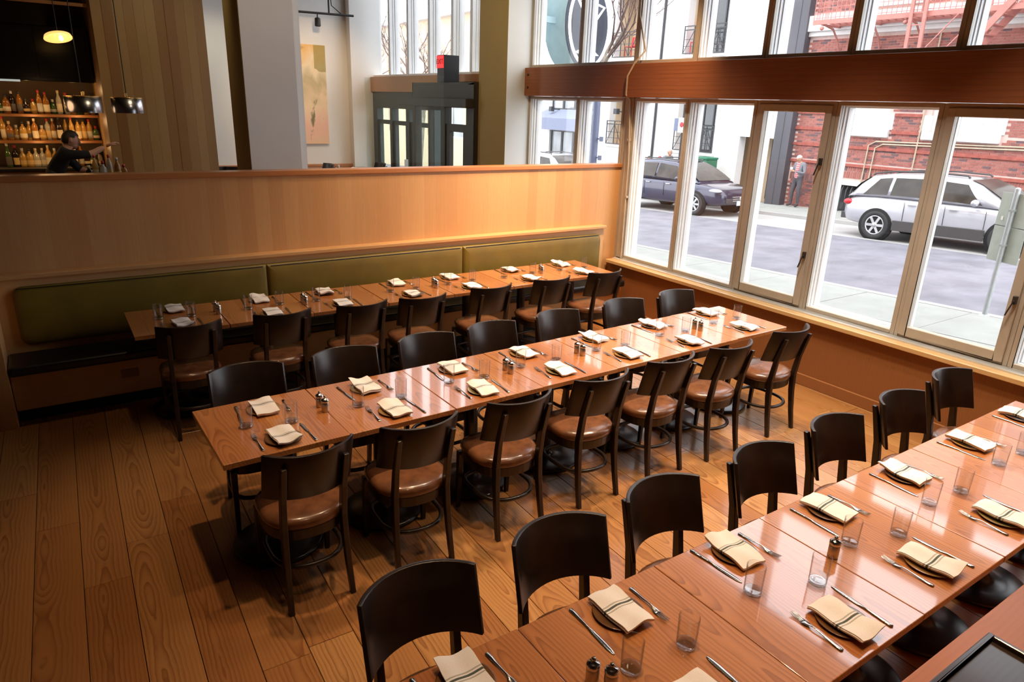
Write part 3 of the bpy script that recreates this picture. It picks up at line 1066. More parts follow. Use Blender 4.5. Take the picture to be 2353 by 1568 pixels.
for row, prs in SH:
    for i, pr in enumerate(prs):
        for j, q in enumerate(pr):
            if q is None:
                continue
            if row == 'nearest row' and i == 1:
                lb = 'lone steel pepper mill between the third and fourth tumblers of the nearest row'
            else:
                lb = 'steel %s shaker of the %s pair from the left on the %s' % (('rear', 'front')[j], ORD[i], row)
            s = empty('shaker', (q[0], q[1], TZ), rn.uniform(0, 6), lb, 'shaker', 'steel shakers on the ' + row)
            link('body', SBODY, s)
            link('cap', SCAP, s)

# ================================================================== LEDGE AND TRAY IN THE FOREGROUND
lg = empty('serving_ledge', (0, 0, 0), 0, 'orange fir counter ledge in the near corner holding a dark tray', 'counter')
MB().box(-1.9, 1.9, -0.22, 0.22, -0.02, 0.02).build('counter_top', M_ledge, lg, 0.004, (3.1, 0.322, 1.08))
MB().box(1.2, 5.0, 0.16, 0.46, 0.0, 1.06).build('front_panel', M_ledge, lg)
ty = empty('serving_tray', (1.60, 0.345, 1.1005), 0, 'glossy dark wooden tray with raised rim on the counter ledge', 'tray')
MB().box(-0.29, 0.29, -0.138, 0.138, 0.003, 0.012).build('tray_bottom', M_traywood, ty)
rm = MB()
for (xa, xb, ya, yb) in ((-0.303, 0.303, 0.136, 0.15), (-0.303, 0.303, -0.15, -0.136), (-0.303, -0.289, -0.136, 0.136), (0.289, 0.303, -0.136, 0.136)):
    rm.box(xa, xb, ya, yb, 0.0, 0.026)
rm.build('rim', M_traywood, ty, 0.004)

# ================================================================== BEYOND THE PARTITION
M_brass = plain('brass', (0.75, 0.50, 0.18), 0.25, 1.0)
M_shade = plain('polished_shade', (0.36, 0.35, 0.37), 0.24, 1.0, noise=0.1)
M_cord = plain('black_cord', (0.01, 0.01, 0.01), 0.6)
M_bulb = plain('lit_bulb', (1, 0.8, 0.5), 0.5, emit=(1, 0.62, 0.25), es=14.0)
M_dish = plain('lit_dish', (0.75, 0.5, 0.2), 0.4, emit=(1, 0.55, 0.15), es=0.9)
M_shelf = wood('bar_shelf_wood', (0.26, 0.115, 0.04), (0.15, 0.06, 0.018), 'x', 90, 0.06, 0.003, 0.4, 0.2, 0.5)
M_hood = plain('black_gloss_hood', (0.012, 0.010, 0.009), 0.2, noise=0.3)
M_strip = plain('lit_strip', (0.6, 0.62, 0.6), 0.5, emit=(0.7, 0.8, 0.75), es=0.35)
M_slat = wood('ceiling_slat_wood', (0.42, 0.2, 0.07), (0.3, 0.12, 0.04), 'x', 90, 0.06, 0.003, 0.5, 0.2)

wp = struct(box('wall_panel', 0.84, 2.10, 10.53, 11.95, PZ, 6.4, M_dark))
for k in range(11):
    x0 = 0.82 + k * 0.1175
    box('panel_board', x0, x0 + 0.1165, 10.505 + random.uniform(0, 0.006), 10.535, PZ, 6.4, M_panel, wp, 0.002)
for k in range(9):
    y0 = 10.53 + k * 0.157
    box('panel_board', 0.815 + random.uniform(0, 0.006), 0.845, y0, y0 + 0.156, PZ, 6.4, M_panel, wp, 0.002)

sh_top, sh_mid, sh_low = 2.075, 1.735, 1.385
for zt, nm in ((sh_top, 'upper'), (sh_mid, 'middle')):
    o = box('bar_shelf', -3.0, 0.81, 11.55, 11.94, zt - 0.035, zt, M_shelf, None, 0.003)
    tag(o, 'dark wooden back bar shelf, the %s one carrying a row of liquor bottles' % nm, 'shelf')
bc = empty('back_bar_cabinet', (0, 0, 0), 0, 'dark back bar counter below the lowest row of bottles', 'cabinet')
MB().box(-3.0, 0.81, 11.38, 11.94, PZ, 1.35).build('body', M_shelf, bc)
MB().box(-3.0, 0.812, 11.36, 11.94, 1.35, 1.385).build('counter_top', M_dark, bc, 0.004)
hd = empty('bar_hood', (0, 0, 0), 0, 'glossy black overhead cabinet above the bottle shelves', 'cabinet')
MB().box(-3.0, 0.80, 11.25, 11.94, 2.49, 3.16).build('body', M_hood, hd, 0.01)
MB().box(-3.0, -0.02, 11.235, 11.25, 2.475, 2.50).build('light_strip', M_strip, hd)
for k in range(4):
    MB().box(-1.6 + k * 0.6, -1.04 + k * 0.6, 11.238, 11.25, 2.54, 3.10).build('door', M_hood, hd, 0.004)
for zz in (3.37, 3.53):
    o = box('ceiling_slat', -1.5, 0.8, 10.7, 10.76, zz, zz + 0.035, M_slat)
    tag(o, 'thin orange wooden slat under the bar ceiling, %s of two' % ('lower' if zz < 3.5 else 'upper'), 'slat')
fb_ = empty('front_bar', (0, 0, 0), 0, 'dark bar counter in front of the bartender', 'counter')
MB().box(-3.0, 0.95, 9.55, 10.0, PZ, 1.32).build('body', M_shelf, fb_)
MB().box(-3.0, 1.0, 9.5, 10.02, 1.32, 1.36).build('counter_top', M_dark, fb_, 0.005)


def pt_light(loc, e, col=(1, 0.55, 0.22), r=0.03):
    d = bpy.data.lights.new('lamp_glow', 'POINT')
    d.energy = e
    d.color = col
    d.shadow_soft_size = r
    o = bpy.data.objects.new('lamp_glow', d)
    COL.objects.link(o)
    o.location = loc


for x in (-0.5, 0.05, 0.55):
    for zz, e in ((2.40, 1.1), (2.0, 1.3), (1.66, 1.1)):
        pt_light((x, 11.42, zz), e)
pt_light((0.2, 9.9, 2.3), 2, (1, 0.6, 0.3), 0.15)


def pendant(x, y, zb, r, h, label):
    t = empty('pendant_lamp', (x, y, zb), 0, label, 'lamp')
    MB().lathe([(r, 0), (r, h), (r - 0.004, h), (r - 0.004, 0)], 32).build('shade', M_shade, t)
    MB().lathe([(0.0001, h - 0.004), (r - 0.002, h - 0.004), (r + 0.003, h), (r + 0.003, h + 0.006), (0.0001, h + 0.008)], 32).build('top_plate', M_brass, t)
    MB().tube([(0, 0, h + 0.005), (0, 0, h + 0.05)], 0.012, 8).build('hook', M_brass, t)
    MB().tube([(0, 0, h + 0.05), (0, 0, 6.4 - zb)], 0.006, 6).build('cord', M_cord, t)
    MB().ball((0, 0, h * 0.45), 0.03).build('bulb', M_bulb, t)


pendant(0.975, 9.5, 2.165, 0.165, 0.165, 'polished drum pendant lamp with brass top in front of the board wall')
pendant(0.565, 10.0, 2.15, 0.195, 0.18, 'polished drum pendant lamp hanging before the upper bottle shelf')
t = empty('pendant_lamp', (0.42, 10.05, 2.955), 0.3, 'glowing dish standing in for a mirrored lamp high above the bar', 'lamp')  # solid dish added in place of a lamp's reflection in the hood
TILT = Matrix.Rotation(math.radians(-20), 4, 'X')
MB().lathe([(0.0001, 0.045), (0.06, 0.04), (0.13, 0.02), (0.142, 0.0), (0.146, 0.0), (0.134, 0.03), (0.06, 0.052), (0.012, 0.06), (0.0001, 0.06)], 36).xform(TILT).build('shade', M_dish, t)
MB().ball((0.03, 0, 0.0), 0.022, 0.022, 0.03).xform(TILT).build('bulb', M_bulb, t)
MB().tube([(0, 0, 0.06), (0, 0, 3.44)], 0.005, 6).build('cord', M_cord, t)

# bottles
BOT = [[(0.0001, 0), (0.034, 0), (0.037, 0.006), (0.037, 0.17), (0.03, 0.2), (0.014, 0.225), (0.0125, 0.275), (0.0001, 0.275)],
       [(0.0001, 0), (0.04, 0), (0.043, 0.006), (0.043, 0.12), (0.036, 0.16), (0.015, 0.185), (0.0135, 0.235), (0.0001, 0.235)],
       [(0.0001, 0), (0.03, 0), (0.033, 0.006), (0.033, 0.19), (0.024, 0.22), (0.013, 0.25), (0.012, 0.30), (0.0001, 0.30)],
       [(0.0001, 0), (0.036, 0), (0.04, 0.005), (0.042, 0.09), (0.034, 0.13), (0.016, 0.15), (0.0145, 0.185), (0.0001, 0.185)]]
BCOL = [('amber', (0.42, 0.17, 0.03)), ('clear', (0.55, 0.52, 0.42)), ('green', (0.06, 0.13, 0.03)), ('dark', (0.03, 0.018, 0.012)), ('golden', (0.62, 0.36, 0.08))]
CCOL = [(0.35, 0.02, 0.015), (0.02, 0.02, 0.02), (0.6, 0.5, 0.3), (0.5, 0.5, 0.48)]
LCOL = [(0.66, 0.58, 0.40), (0.6, 0.42, 0.16), (0.5, 0.5, 0.45), (0.12, 0.10, 0.08)]
BM = [[MB().lathe(pf, 14, sy=(1.0, 0.8, 1.0, 0.7)[k]).mesh('bottle', plain('bottle_%s' % cn, c, 0.08, noise=0.1, trans=0.25, coat=0.4)) for cn, c in BCOL] for k, pf in enumerate(BOT)]
BC = [[MB().lathe([(0.0001, pf[-1][1] - 0.028), (pf[-2][0] + 0.003, pf[-1][1] - 0.028), (pf[-2][0] + 0.003, pf[-1][1] + 0.008), (0.0001, pf[-1][1] + 0.008)], 10).mesh('cap', plain('bottle_cap_%d%d' % (k, i), c, 0.35)) for i, c in enumerate(CCOL)] for k, pf in enumerate(BOT)]
BL = [[MB().lathe([(pf[3][0] + 0.0012, 0.03), (pf[3][0] + 0.0012, pf[3][1] * 0.72)], 14, sy=(1.0, 0.8, 1.0, 0.7)[k]).mesh('paper_label', plain('bottle_label_%d%d' % (k, i), c, 0.6)) for i, c in enumerate(LCOL)] for k, pf in enumerate(BOT)]
rb = random.Random(11)


def bottle(x, y, z, label, group):
    k, i = rb.randrange(4), rb.choice((0, 1, 1, 2, 3, 4, 4))
    o = tag(link('bottle', BM[k][i], None, (x, y, z), rb.uniform(-0.3, 0.3)), label % BCOL[i][0], 'bottle', group)
    link('cap', BC[k][rb.randrange(4)], o)
    link('paper_label', BL[k][rb.choice((0, 0, 1, 2, 3))], o)


for zt, nm, cnt in ((sh_top, 'upper bar shelf', 15), (sh_mid, 'middle bar shelf', 16), (sh_low, 'back bar counter', 15)):
    for i in range(cnt):
        x = -0.34 + (i + 0.5) * 1.13 / cnt + rb.uniform(-0.006, 0.006)
        bottle(x, 11.66 + rb.uniform(-0.03, 0.05), zt + 0.0005, '%%s liquor bottle, %s from the left on the %s' % (ORD[i], nm), 'bottles on the ' + nm)
for i in range(6):
    bottle(0.50 + i * 0.075, 9.78 + 0.1 * (i % 2), 1.3605, '%%s bottle, %s from the left on the bar before the bartender' % ORD[i], 'bottles on the front bar')


# ------------------------------------------------------------------ people
M_skin = plain('skin', (0.52, 0.28, 0.19), 0.55, noise=0.05)
M_hairdk = plain('hair_dark', (0.018, 0.011, 0.008), 0.6, noise=0.3, nscale=60)
M_hairgr = plain('hair_grey', (0.55, 0.53, 0.51), 0.7, noise=0.2, nscale=60)
M_eye = plain('eye_dark', (0.02, 0.015, 0.012), 0.2)
M_lip = plain('lips', (0.38, 0.14, 0.11), 0.5)
M_blacksh = plain('black_shirt', (0.010, 0.010, 0.011), 0.85)
M_dktr = plain('dark_trousers', (0.075, 0.072, 0.085), 0.85)
M_greyj = plain('grey_jacket', (0.17, 0.175, 0.20), 0.85)
M_shoe = plain('dark_shoes', (0.03, 0.028, 0.03), 0.6)
M_redj = plain('red_coat', (0.42, 0.05, 0.05), 0.85)


def plaid():
    mt, nt, b = newmat('red_plaid')
    tc = N(nt, 'ShaderNodeTexCoord')
    sep = N(nt, 'ShaderNodeSeparateXYZ')
    nt.links.new(tc.outputs['Object'], sep.inputs[0])
    a = mathn(nt, 'LESS_THAN', mathn(nt, 'FRACT', mathn(nt, 'MULTIPLY', sep.outputs[0], 16.0)), 0.45)
    c = mathn(nt, 'LESS_THAN', mathn(nt, 'FRACT', mathn(nt, 'MULTIPLY', sep.outputs[2], 16.0)), 0.45)
    nt.links.new(ramp(nt, mathn(nt, 'MULTIPLY', mathn(nt, 'ADD', a, c), 0.5), [(0, (0.75, 0.5, 0.5)), (0.5, (0.62, 0.16, 0.17)), (1, (0.42, 0.03, 0.04))]), b.inputs['Base Color'])
    b.inputs['Roughness'].default_value = 0.9
    return mt


M_plaid = plaid()


def hand(mb, wrist, pal, up_, mi, curl=0.5):
    """palm, four unequal bent fingers and a thumb from the side of the palm"""
    w, p = Vector(wrist), Vector(pal)
    d = (p - w).normalized()
    s = d.cross(Vector(up_)).normalized()
    nrm = s.cross(d).normalized()
    c = p
    rg = []
    for f, hw, ht in ((-0.05, 0.024, 0.018), (0.0, 0.036, 0.017), (0.035, 0.040, 0.014), (0.05, 0.038, 0.010)):
        q = c + d * f
        rg.append([q + s * (hw * math.cos(2 * PI * k / 10)) + nrm * (ht * math.sin(2 * PI * k / 10)) for k in range(10)])
    mb.rings(rg, mi)
    for k, L in enumerate((0.065, 0.075, 0.07, 0.055)):
        b0 = c + d * 0.04 + s * (0.029 - 0.0195 * k)
        b1 = b0 + d * L * 0.45 - nrm * L * 0.15 * curl
        b2 = b1 + d * L * 0.3 * (1 - 0.4 * curl) - nrm * L * 0.35 * curl
        b3 = b2 + d * L * 0.15 * (1 - curl) - nrm * L * 0.3 * curl
        mb.tube([b0, b1, b2, b3], [0.0095, 0.009, 0.008, 0.0065], 6, mi)
    t0 = c - d * 0.01 + s * 0.032
    t1 = t0 + s * 0.022 + d * 0.03 - nrm * 0.012
    t2 = t1 + d * 0.03 - s * 0.006 - nrm * 0.014 * curl
    mb.tube([t0, t1, t2], [0.0115, 0.0105, 0.008], 6, mi)


def head(mb, c, yaw, pitch, sc, skin, hair, eye, lip):
    st = len(mb.v)
    mb.ball((0, 0.0, 0.0), 0.074 * sc, 0.092 * sc, 0.108 * sc, 18, 12, skin)
    mb.ball((0, 0.028 * sc, -0.055 * sc), 0.056 * sc, 0.062 * sc, 0.062 * sc, 14, 8, skin)
    mb.tube([(0, 0.088 * sc, 0.018 * sc), (0, 0.105 * sc, -0.022 * sc), (0, 0.088 * sc, -0.028 * sc)], [0.008 * sc, 0.015 * sc, 0.008 * sc], 8, skin)
    for s in (-1, 1):
        mb.ball((s * 0.031 * sc, 0.083 * sc, 0.006 * sc), 0.011 * sc, 0.007 * sc, 0.006 * sc, 8, 6, eye)
        mb.tube([(s * 0.016 * sc, 0.092 * sc, 0.024 * sc), (s * 0.045 * sc, 0.082 * sc, 0.026 * sc)], 0.0045 * sc, 5, hair)
        mb.ball((s * 0.074 * sc, -0.006 * sc, -0.008 * sc), 0.012 * sc, 0.02 * sc, 0.03 * sc, 8, 6, skin)
    mb.tube([(-0.022 * sc, 0.086 * sc, -0.056 * sc), (0, 0.092 * sc, -0.057 * sc), (0.022 * sc, 0.086 * sc, -0.056 * sc)], 0.006 * sc, 6, lip)
    # hair: upper and rear shell
    hb = MB().ball((0, 0, 0), 0.081 * sc, 0.099 * sc, 0.115 * sc, 18, 12)
    keep = []
    for f in hb.f:
        q = sum((Vector(hb.v[i]) for i in f), Vector()) / len(f)
        y, z = q.y / sc, q.z / sc
        if z > 0.055 or (y < 0.02 and z > 0.015) or (y < -0.035 and z > -0.06):
            keep.append(f)
    mb.add(hb.v, keep, True, hair)
    M = Matrix.Translation(Vector(c)) @ Matrix.Rotation(yaw, 4, 'Z') @ Matrix.Rotation(pitch, 4, 'X')
    mb.xform(M, st)


def body(name, J, rad, edges, regions, mats, hd_, hands, loc, rz, label, patch=None, scale=1.0):
    names = list(J)
    me = bpy.data.meshes.new(name)
    me.from_pydata([J[n] for n in names], [(names.index(a), names.index(b)) for a, b in edges], [])
    ob = bpy.data.objects.new(name, me)
    COL.objects.link(ob)
    sk = ob.modifiers.new('skin', 'SKIN')
    for i, n in enumerate(names):
        v = me.skin_vertices[0].data[i]
        r = rad[n]
        v.radius = r if isinstance(r, tuple) else (r, r)
        v.use_root = (n == 'pelvis')
    sb = ob.modifiers.new('sub', 'SUBSURF')
    sb.levels = sb.render_levels = 2
    dg = bpy.context.evaluated_depsgraph_get()
    em = bpy.data.meshes.new_from_object(ob.evaluated_get(dg))
    bpy.data.objects.remove(ob)
    mb = MB()
    mb.v = [tuple(v.co) for v in em.vertices]
    for p in em.polygons:
        c = p.center
        best, bi = 1e9, 0
        for (a, b), mi in zip(edges, regions):
            A, B = Vector(J[a]), Vector(J[b])
            tt = max(0, min(1, (c - A).dot(B - A) / max(1e-9, (B - A).length_squared)))
            d = (A + (B - A) * tt - c).length
            if d < best:
                best, bi = d, mi
        if patch and patch(c, bi) is not None:
            bi = patch(c, bi)
        mb.f.append(list(p.vertices))
        mb.s.append(True)
        mb.m.append(bi)
    head(mb, *hd_)
    for h in hands:
        hand(mb, *h)
    o = mb.build(name, mats, None, 0, loc, rz)
    o.scale = (scale,) * 3
    return tag(o, label, 'person')


EDG = [('pelvis', 'spine'), ('spine', 'chest'), ('chest', 'neck'), ('neck', 'skull'),
       ('chest', 'shl'), ('shl', 'ell'), ('ell', 'wrl'), ('chest', 'shr'), ('shr', 'elr'), ('elr', 'wrr'),
       ('pelvis', 'hpl'), ('hpl', 'knl'), ('knl', 'anl'), ('anl', 'tol'), ('pelvis', 'hpr'), ('hpr', 'knr'), ('knr', 'anr'), ('anr', 'tor')]
RAD = dict(pelvis=(0.155, 0.115), spine=(0.145, 0.105), chest=(0.165, 0.115), neck=0.058, skull=0.055, shl=0.072, ell=0.047, wrl=0.03, shr=0.072, elr=0.047, wrr=0.03,
           hpl=0.1, knl=0.068, anl=0.045, tol=0.036, hpr=0.1, knr=0.068, anr=0.045, tor=0.036)
# materials: 0 skin 1 top 2 trousers 3 hair 4 eye 5 lip 6 shoes 7 shirt
JB = dict(pelvis=(0, -0.14, 0.93), spine=(0, -0.1, 1.06), chest=(0, -0.01, 1.22), neck=(0, 0.06, 1.335), skull=(0, 0.09, 1.39),
          shl=(-0.185, 0.02, 1.265), ell=(-0.22, 0.18, 1.04), wrl=(-0.1, 0.36, 1.0), shr=(0.185, 0.03, 1.265), elr=(0.205, 0.29, 1.265), wrr=(0.17, 0.46, 1.355),
          hpl=(-0.1, -0.14, 0.88), knl=(-0.12, -0.06, 0.48), anl=(-0.12, -0.1, 0.09), tol=(-0.14, 0.05, 0.045),
          hpr=(0.1, -0.14, 0.88), knr=(0.12, -0.02, 0.48), anr=(0.12, -0.08, 0.09), tor=(0.14, 0.07, 0.045))
RB = [2, 1, 1, 0, 1, 1, 0, 1, 1, 0, 2, 2, 2, 6, 2, 2, 2, 6]
body('person', JB, RAD, EDG, RB, [M_skin, M_blacksh, M_dktr, M_hairdk, M_eye, M_lip, M_shoe],
     ((0, 0.115, 1.435), 0.15, -0.25, 1.0, 0, 3, 4, 5), [(JB['wrr'], (0.16, 0.525, 1.385), (0, 0, 1), 0, 0.6), (JB['wrl'], (-0.06, 0.42, 0.985), (0, 0, 1), 0, 0.6)],
     (0.27, 10.42, PZ), -PI / 2, 'bartender in black short-sleeved shirt reaching an arm to the right')
JM = dict(pelvis=(0, 0, 0.95), spine=(0, 0, 1.12), chest=(0, -0.02, 1.33), neck=(0, 0.02, 1.47), skull=(0, 0.05, 1.53),
          shl=(-0.185, 0.0, 1.405), ell=(-0.27, 0.04, 1.13), wrl=(-0.09, 0.25, 1.17), shr=(0.185, 0.0, 1.405), elr=(0.27, 0.04, 1.13), wrr=(0.08, 0.25, 1.20),
          hpl=(-0.1, 0, 0.89), knl=(-0.13, 0.04, 0.49), anl=(-0.13, -0.02, 0.09), tol=(-0.16, 0.13, 0.045),
          hpr=(0.1, 0, 0.89), knr=(0.13, 0.06, 0.49), anr=(0.15, 0.02, 0.09), tor=(0.2, 0.16, 0.045))
RM = [1, 1, 1, 0, 1, 1, 1, 1, 1, 1, 2, 2, 2, 6, 2, 2, 2, 6]
RDM = dict(RAD, pelvis=(0.165, 0.125), spine=(0.17, 0.13), chest=(0.18, 0.13))


def shirt(c, mi):
    if mi == 1 and abs(c.x) < 0.07 and c.y > 0.02 and 0.9 < c.z < 1.46:
        return 7
    return None


def gz(y):
    return -0.048 - 0.04 * y


man = body('person', JM, RDM, EDG, RM, [M_skin, M_greyj, M_dktr, M_hairgr, M_eye, M_lip, M_shoe, M_plaid],
           ((0, 0.075, 1.585), 0.0, -0.55, 1.02, 0, 3, 4, 5), [(JM['wrr'], (0.035, 0.30, 1.22), (0, 1, 1), 0, 0.7), (JM['wrl'], (-0.04, 0.30, 1.19), (0, 1, 1), 0, 0.7)],
           (20.86, 14.02, gz(14.0) + 0.10), math.radians(78), 'grey-haired man in grey jacket and red plaid shirt looking at his hands', shirt)
mug = MB().lathe([(0.0001, 0), (0.035, 0), (0.04, 0.09), (0.036, 0.09), (0.032, 0.008), (0.0001, 0.008)], 14)
mug.tube([(0.036, 0, 0.075), (0.062, 0, 0.06), (0.06, 0, 0.03), (0.034, 0, 0.02)], 0.006, 6)
tag(mug.build('cup', M_white, None, 0, (20.53, 14.10, gz(14.0) + 0.10 + 1.215)), 'white cup held in the hands of the man on the pavement', 'cup')
for (yy, xx, mt_, hr, lb, hgt) in ((18.40, 19.25, M_greyj, M_hairgr, 'fair-haired person passing behind the dark blue car', 1.05),
                                   (18.86, 19.25, M_redj, M_redj, 'person in red coat and red hat behind the dark blue car', 0.885),
                                   (19.42, 19.25, M_greyj, M_hairdk, 'dark-haired person in grey behind the dark blue car', 0.875)):
    body('person', JM, RAD, EDG, RM, [M_skin, mt_, M_dktr, hr, M_eye, M_lip, M_shoe, mt_],
         ((0, 0.06, 1.60), 0.0, 0.0, 1.0, 0, 3, 4, 5), [(JM['wrr'], (0.035, 0.30, 1.22), (0, 1, 1), 0, 0.7), (JM['wrl'], (-0.04, 0.30, 1.19), (0, 1, 1), 0, 0.7)],
         (xx, yy, gz(yy) + 0.1), PI, lb, None, hgt)

# dining things on the raised floor at the back
for i, (x, y) in enumerate(((4.55, 13.2), (5.02, 13.12))):
    tb = copy_tree(T0)
    tb.location = (x if i == 0 else 5.185, 13.2, PZ)
    tb.rotation_euler = (0, 0, 0)
    tag(tb, 'small table against the far white wall, %s' % ('under the painting' if i == 0 else 'beside the corner pilaster'), 'table', 'tables at the far wall')
    p = put('napkin', NAPS[i], 4.62 if i == 0 else 5.12, 13.0, PZ + 0.7502 - 0.0, 0.3, 'white napkin on the far table %s' % ('under the painting' if i == 0 else 'beside the pilaster'), 'napkin', 'napkins on the far tables')
s = empty('shaker', (4.78, 13.05, PZ + TZ), 0, 'small steel shaker on the far table under the painting', 'shaker')
link('body', SBODY, s)
link('cap', SCAP, s)
for i, (x, lb) in enumerate(((1.88, 'before the board wall'), (2.446, 'left of the grey column'), (2.84, 'behind the grey column'), (4.35, 'under the painting'), (5.40, 'beside the entrance'))):
    place_chair(x, 12.93, 0.0 if i < 3 else PI * 0.5, 'dark chair top showing above the partition, %s' % lb, 'chairs beyond the partition', PZ)

# painting
mt, nt, b = newmat('abstract_canvas')
tc = N(nt, 'ShaderNodeTexCoord')
mp = N(nt, 'ShaderNodeMapping')
mp.inputs['Scale'].default_value = (2.4, 1, 1.6)
nt.links.new(tc.outputs['Object'], mp.inputs[0])
n1 = N(nt, 'ShaderNodeTexNoise')
n1.inputs['Scale'].default_value = 1.3
n1.inputs['Detail'].default_value = 5
n1.inputs['Distortion'].default_value = 0.8
nt.links.new(mp.outputs[0], n1.inputs['Vector'])
n2 = N(nt, 'ShaderNodeTexNoise')
n2.inputs['Scale'].default_value = 0.9
nt.links.new(mp.outputs[0], n2.inputs['Vector'])
sp_ = N(nt, 'ShaderNodeSeparateXYZ')
nt.links.new(tc.outputs['Object'], sp_.inputs[0])
hgt = mathn(nt, 'ADD', mathn(nt, 'MULTIPLY', sp_.outputs[2], 0.5), 0.5)
base = ramp(nt, mathn(nt, 'ADD', mathn(nt, 'MULTIPLY', hgt, 0.7), mathn(nt, 'MULTIPLY', n1.outputs[0], 0.35)),
            [(0.15, (0.80, 0.58, 0.36)), (0.32, (0.86, 0.52, 0.40)), (0.48, (0.85, 0.66, 0.42)), (0.6, (0.55, 0.46, 0.26)), (0.68, (0.84, 0.70, 0.46)), (0.85, (0.78, 0.46, 0.14)), (0.98, (0.80, 0.70, 0.58))])
ol = mathn(nt, 'MULTIPLY', mathn(nt, 'GREATER_THAN', sp_.outputs[0], 0.02), mathn(nt, 'GREATER_THAN', mathn(nt, 'ADD', sp_.outputs[2], mathn(nt, 'MULTIPLY', n2.outputs[0], 0.5)), 0.72))
base = mixc(nt, mathn(nt, 'MULTIPLY', ol, 0.75), base, (0.30, 0.24, 0.045))
base = mixc(nt, ramp(nt, n1.outputs[0], [(0.60, (0, 0, 0)), (0.68, (1, 1, 1))]), base, (0.22, 0.19, 0.09))
nt.links.new(base, b.inputs['Base Color'])
b.inputs['Roughness'].default_value = 0.7
pa = MB().box(-0.245, 0.245, -0.02, 0.02, -0.9, 0.9).build('painting', mt, None, 0.003, (4.635, 13.79, 2.455))
tag(pa, 'tall abstract canvas in cream, orange, olive and pink on the far wall', 'painting')

# conduit with track lamp
tl = empty('track_light', (0, 0, 0), 0, 'black conduit with a small track lamp above the painting', 'lamp')
MB().tube([(3.2, 13.4, 3.84), (5.33, 13.4, 3.88)], 0.02, 8).build('conduit', M_cord, tl)
MB().tube([(4.86, 13.4, 3.87), (4.86, 13.4, 6.39)], 0.016, 8).build('drop_rod', M_cord, tl)
MB().tube([(4.88, 13.42, 4.5), (4.92, 13.42, 4.02), (5.1, 13.41, 3.89)], 0.009, 6).build('cable', M_cord, tl)
hm = MB().lathe([(0.055, -0.07), (0.05, 0.06), (0.02, 0.075), (0.0001, 0.075)], 14)
hm.tube([(0, 0, 0.075), (0, 0, 0.14)], 0.011, 6)
hm.xform(Matrix.Translation((4.64, 13.4, 3.72)))
hm.build('lamp_head', M_cord, tl)
MB().lathe([(0.042, 0), (0.03, 0.02), (0.0001, 0.025)], 12).build('reflector', M_shade, tl, 0, (4.64, 13.4, 3.64))


def text(name, body_, size, mat, M, parent=None, ext=0.002):
    cu = bpy.data.curves.new(name, 'FONT')
    cu.body = body_
    cu.size = size
    cu.extrude = ext
    cu.align_x, cu.align_y = 'CENTER', 'CENTER'
    o = bpy.data.objects.new(name, cu)
    COL.objects.link(o)
    dg = bpy.context.evaluated_depsgraph_get()
    me = bpy.data.meshes.new_from_object(o.evaluated_get(dg))
    bpy.data.objects.remove(o)
    me.materials.clear()
    me.materials.append(mat)
    r = link(name, me, parent)
    r.matrix_local = M
    return r


FACE_X = Matrix(((0, 0, -1, 0), (-1, 0, 0, 0), (0, 1, 0, 0), (0, 0, 0, 1)))   # reads from the -X side
# exit sign on its post
ex = empty('exit_sign', (5.30, 9.91, 2.70), 0, 'black exit sign box with red lit face above the entrance', 'sign')
MB().box(0.0, 0.26, -0.11, 0.11, 0.0, 0.385).build('housing', plain('sign_housing', (0.03, 0.035, 0.045), 0.5), ex, 0.004)
M_exit = plain('exit_red', (0.8, 0.02, 0.02), 0.4, emit=(1.0, 0.03, 0.03), es=0.9)
MB().box(-0.012, -0.001, -0.105, 0.105, 0.20, 0.375).build('sign_face', M_exit, ex, 0.002)
text('lettering', 'EXIT', 0.105, M_darkband, Matrix.Translation((-0.0135, 0, 0.288)) @ FACE_X, ex)

# frameless glass screen top clips and painted conduit on the window wall
cn = empty('wall_conduit', (0, 0, 0), 0, 'thin beige conduit climbing the window post and over the beam', 'pipe')
MB().tube([(5.775, 6.13, 0.66), (5.775, 6.14, 1.8), (5.775, 6.20, 2.50), (5.70, 6.20, 2.56), (5.695, 6.19, 2.76), (5.71, 6.10, 2.90), (5.775, 6.02, 3.02), (5.785, 6.17, 3.4), (5.785, 6.18, 6.3)], 0.011, 8).build('pipe', M_conduit, cn)
MB().box(5.765, 5.795, 6.115, 6.155, 1.40, 1.425).build('clip', M_conduit, cn, 0.003)
MB().box(5.765, 5.795, 6.15, 6.19, 2.05, 2.075).build('clip', M_conduit, cn, 0.003)

# ================================================================== THE STREET OUTSIDE
FX = 21.3
SL = -0.04
rs = random.Random(5)
M_asph = plain('asphalt', (0.168, 0.165, 0.192), 0.75, noise=0.22, nscale=1.6, bmp=0.05)
M_conc = plain('pavement_concrete', (0.291, 0.305, 0.284), 0.85, noise=0.08, nscale=2.5)
M_conc2 = plain('parking_concrete', (0.355, 0.348, 0.341), 0.85, noise=0.12, nscale=1.5)
M_stucco = plain('white_stucco', (0.667, 0.646, 0.632), 0.9, noise=0.03, nscale=1.2)
M_beige = plain('beige_recess', (0.596, 0.454, 0.312), 0.9, noise=0.04)
M_pier = plain('dark_metal_pier', (0.078, 0.075, 0.088), 0.55, noise=0.12, nscale=1.0)
M_dglass = plain('dark_window_glass', (0.045, 0.05, 0.055), 0.06, noise=0.3, nscale=1.0, spec=0.8)
M_sglass = plain('storefront_glass', (0.227, 0.241, 0.256), 0.06, noise=0.5, nscale=0.8, spec=0.8)
M_rail = plain('dark_railing', (0.03, 0.03, 0.035), 0.5)
M_awn = plain('slate_awning', (0.170, 0.192, 0.270), 0.8, noise=0.06)
M_mortar = plain('mortar', (0.596, 0.440, 0.398), 0.9)
M_whitestone = plain('white_stone', (0.682, 0.667, 0.653), 0.85, noise=0.04)
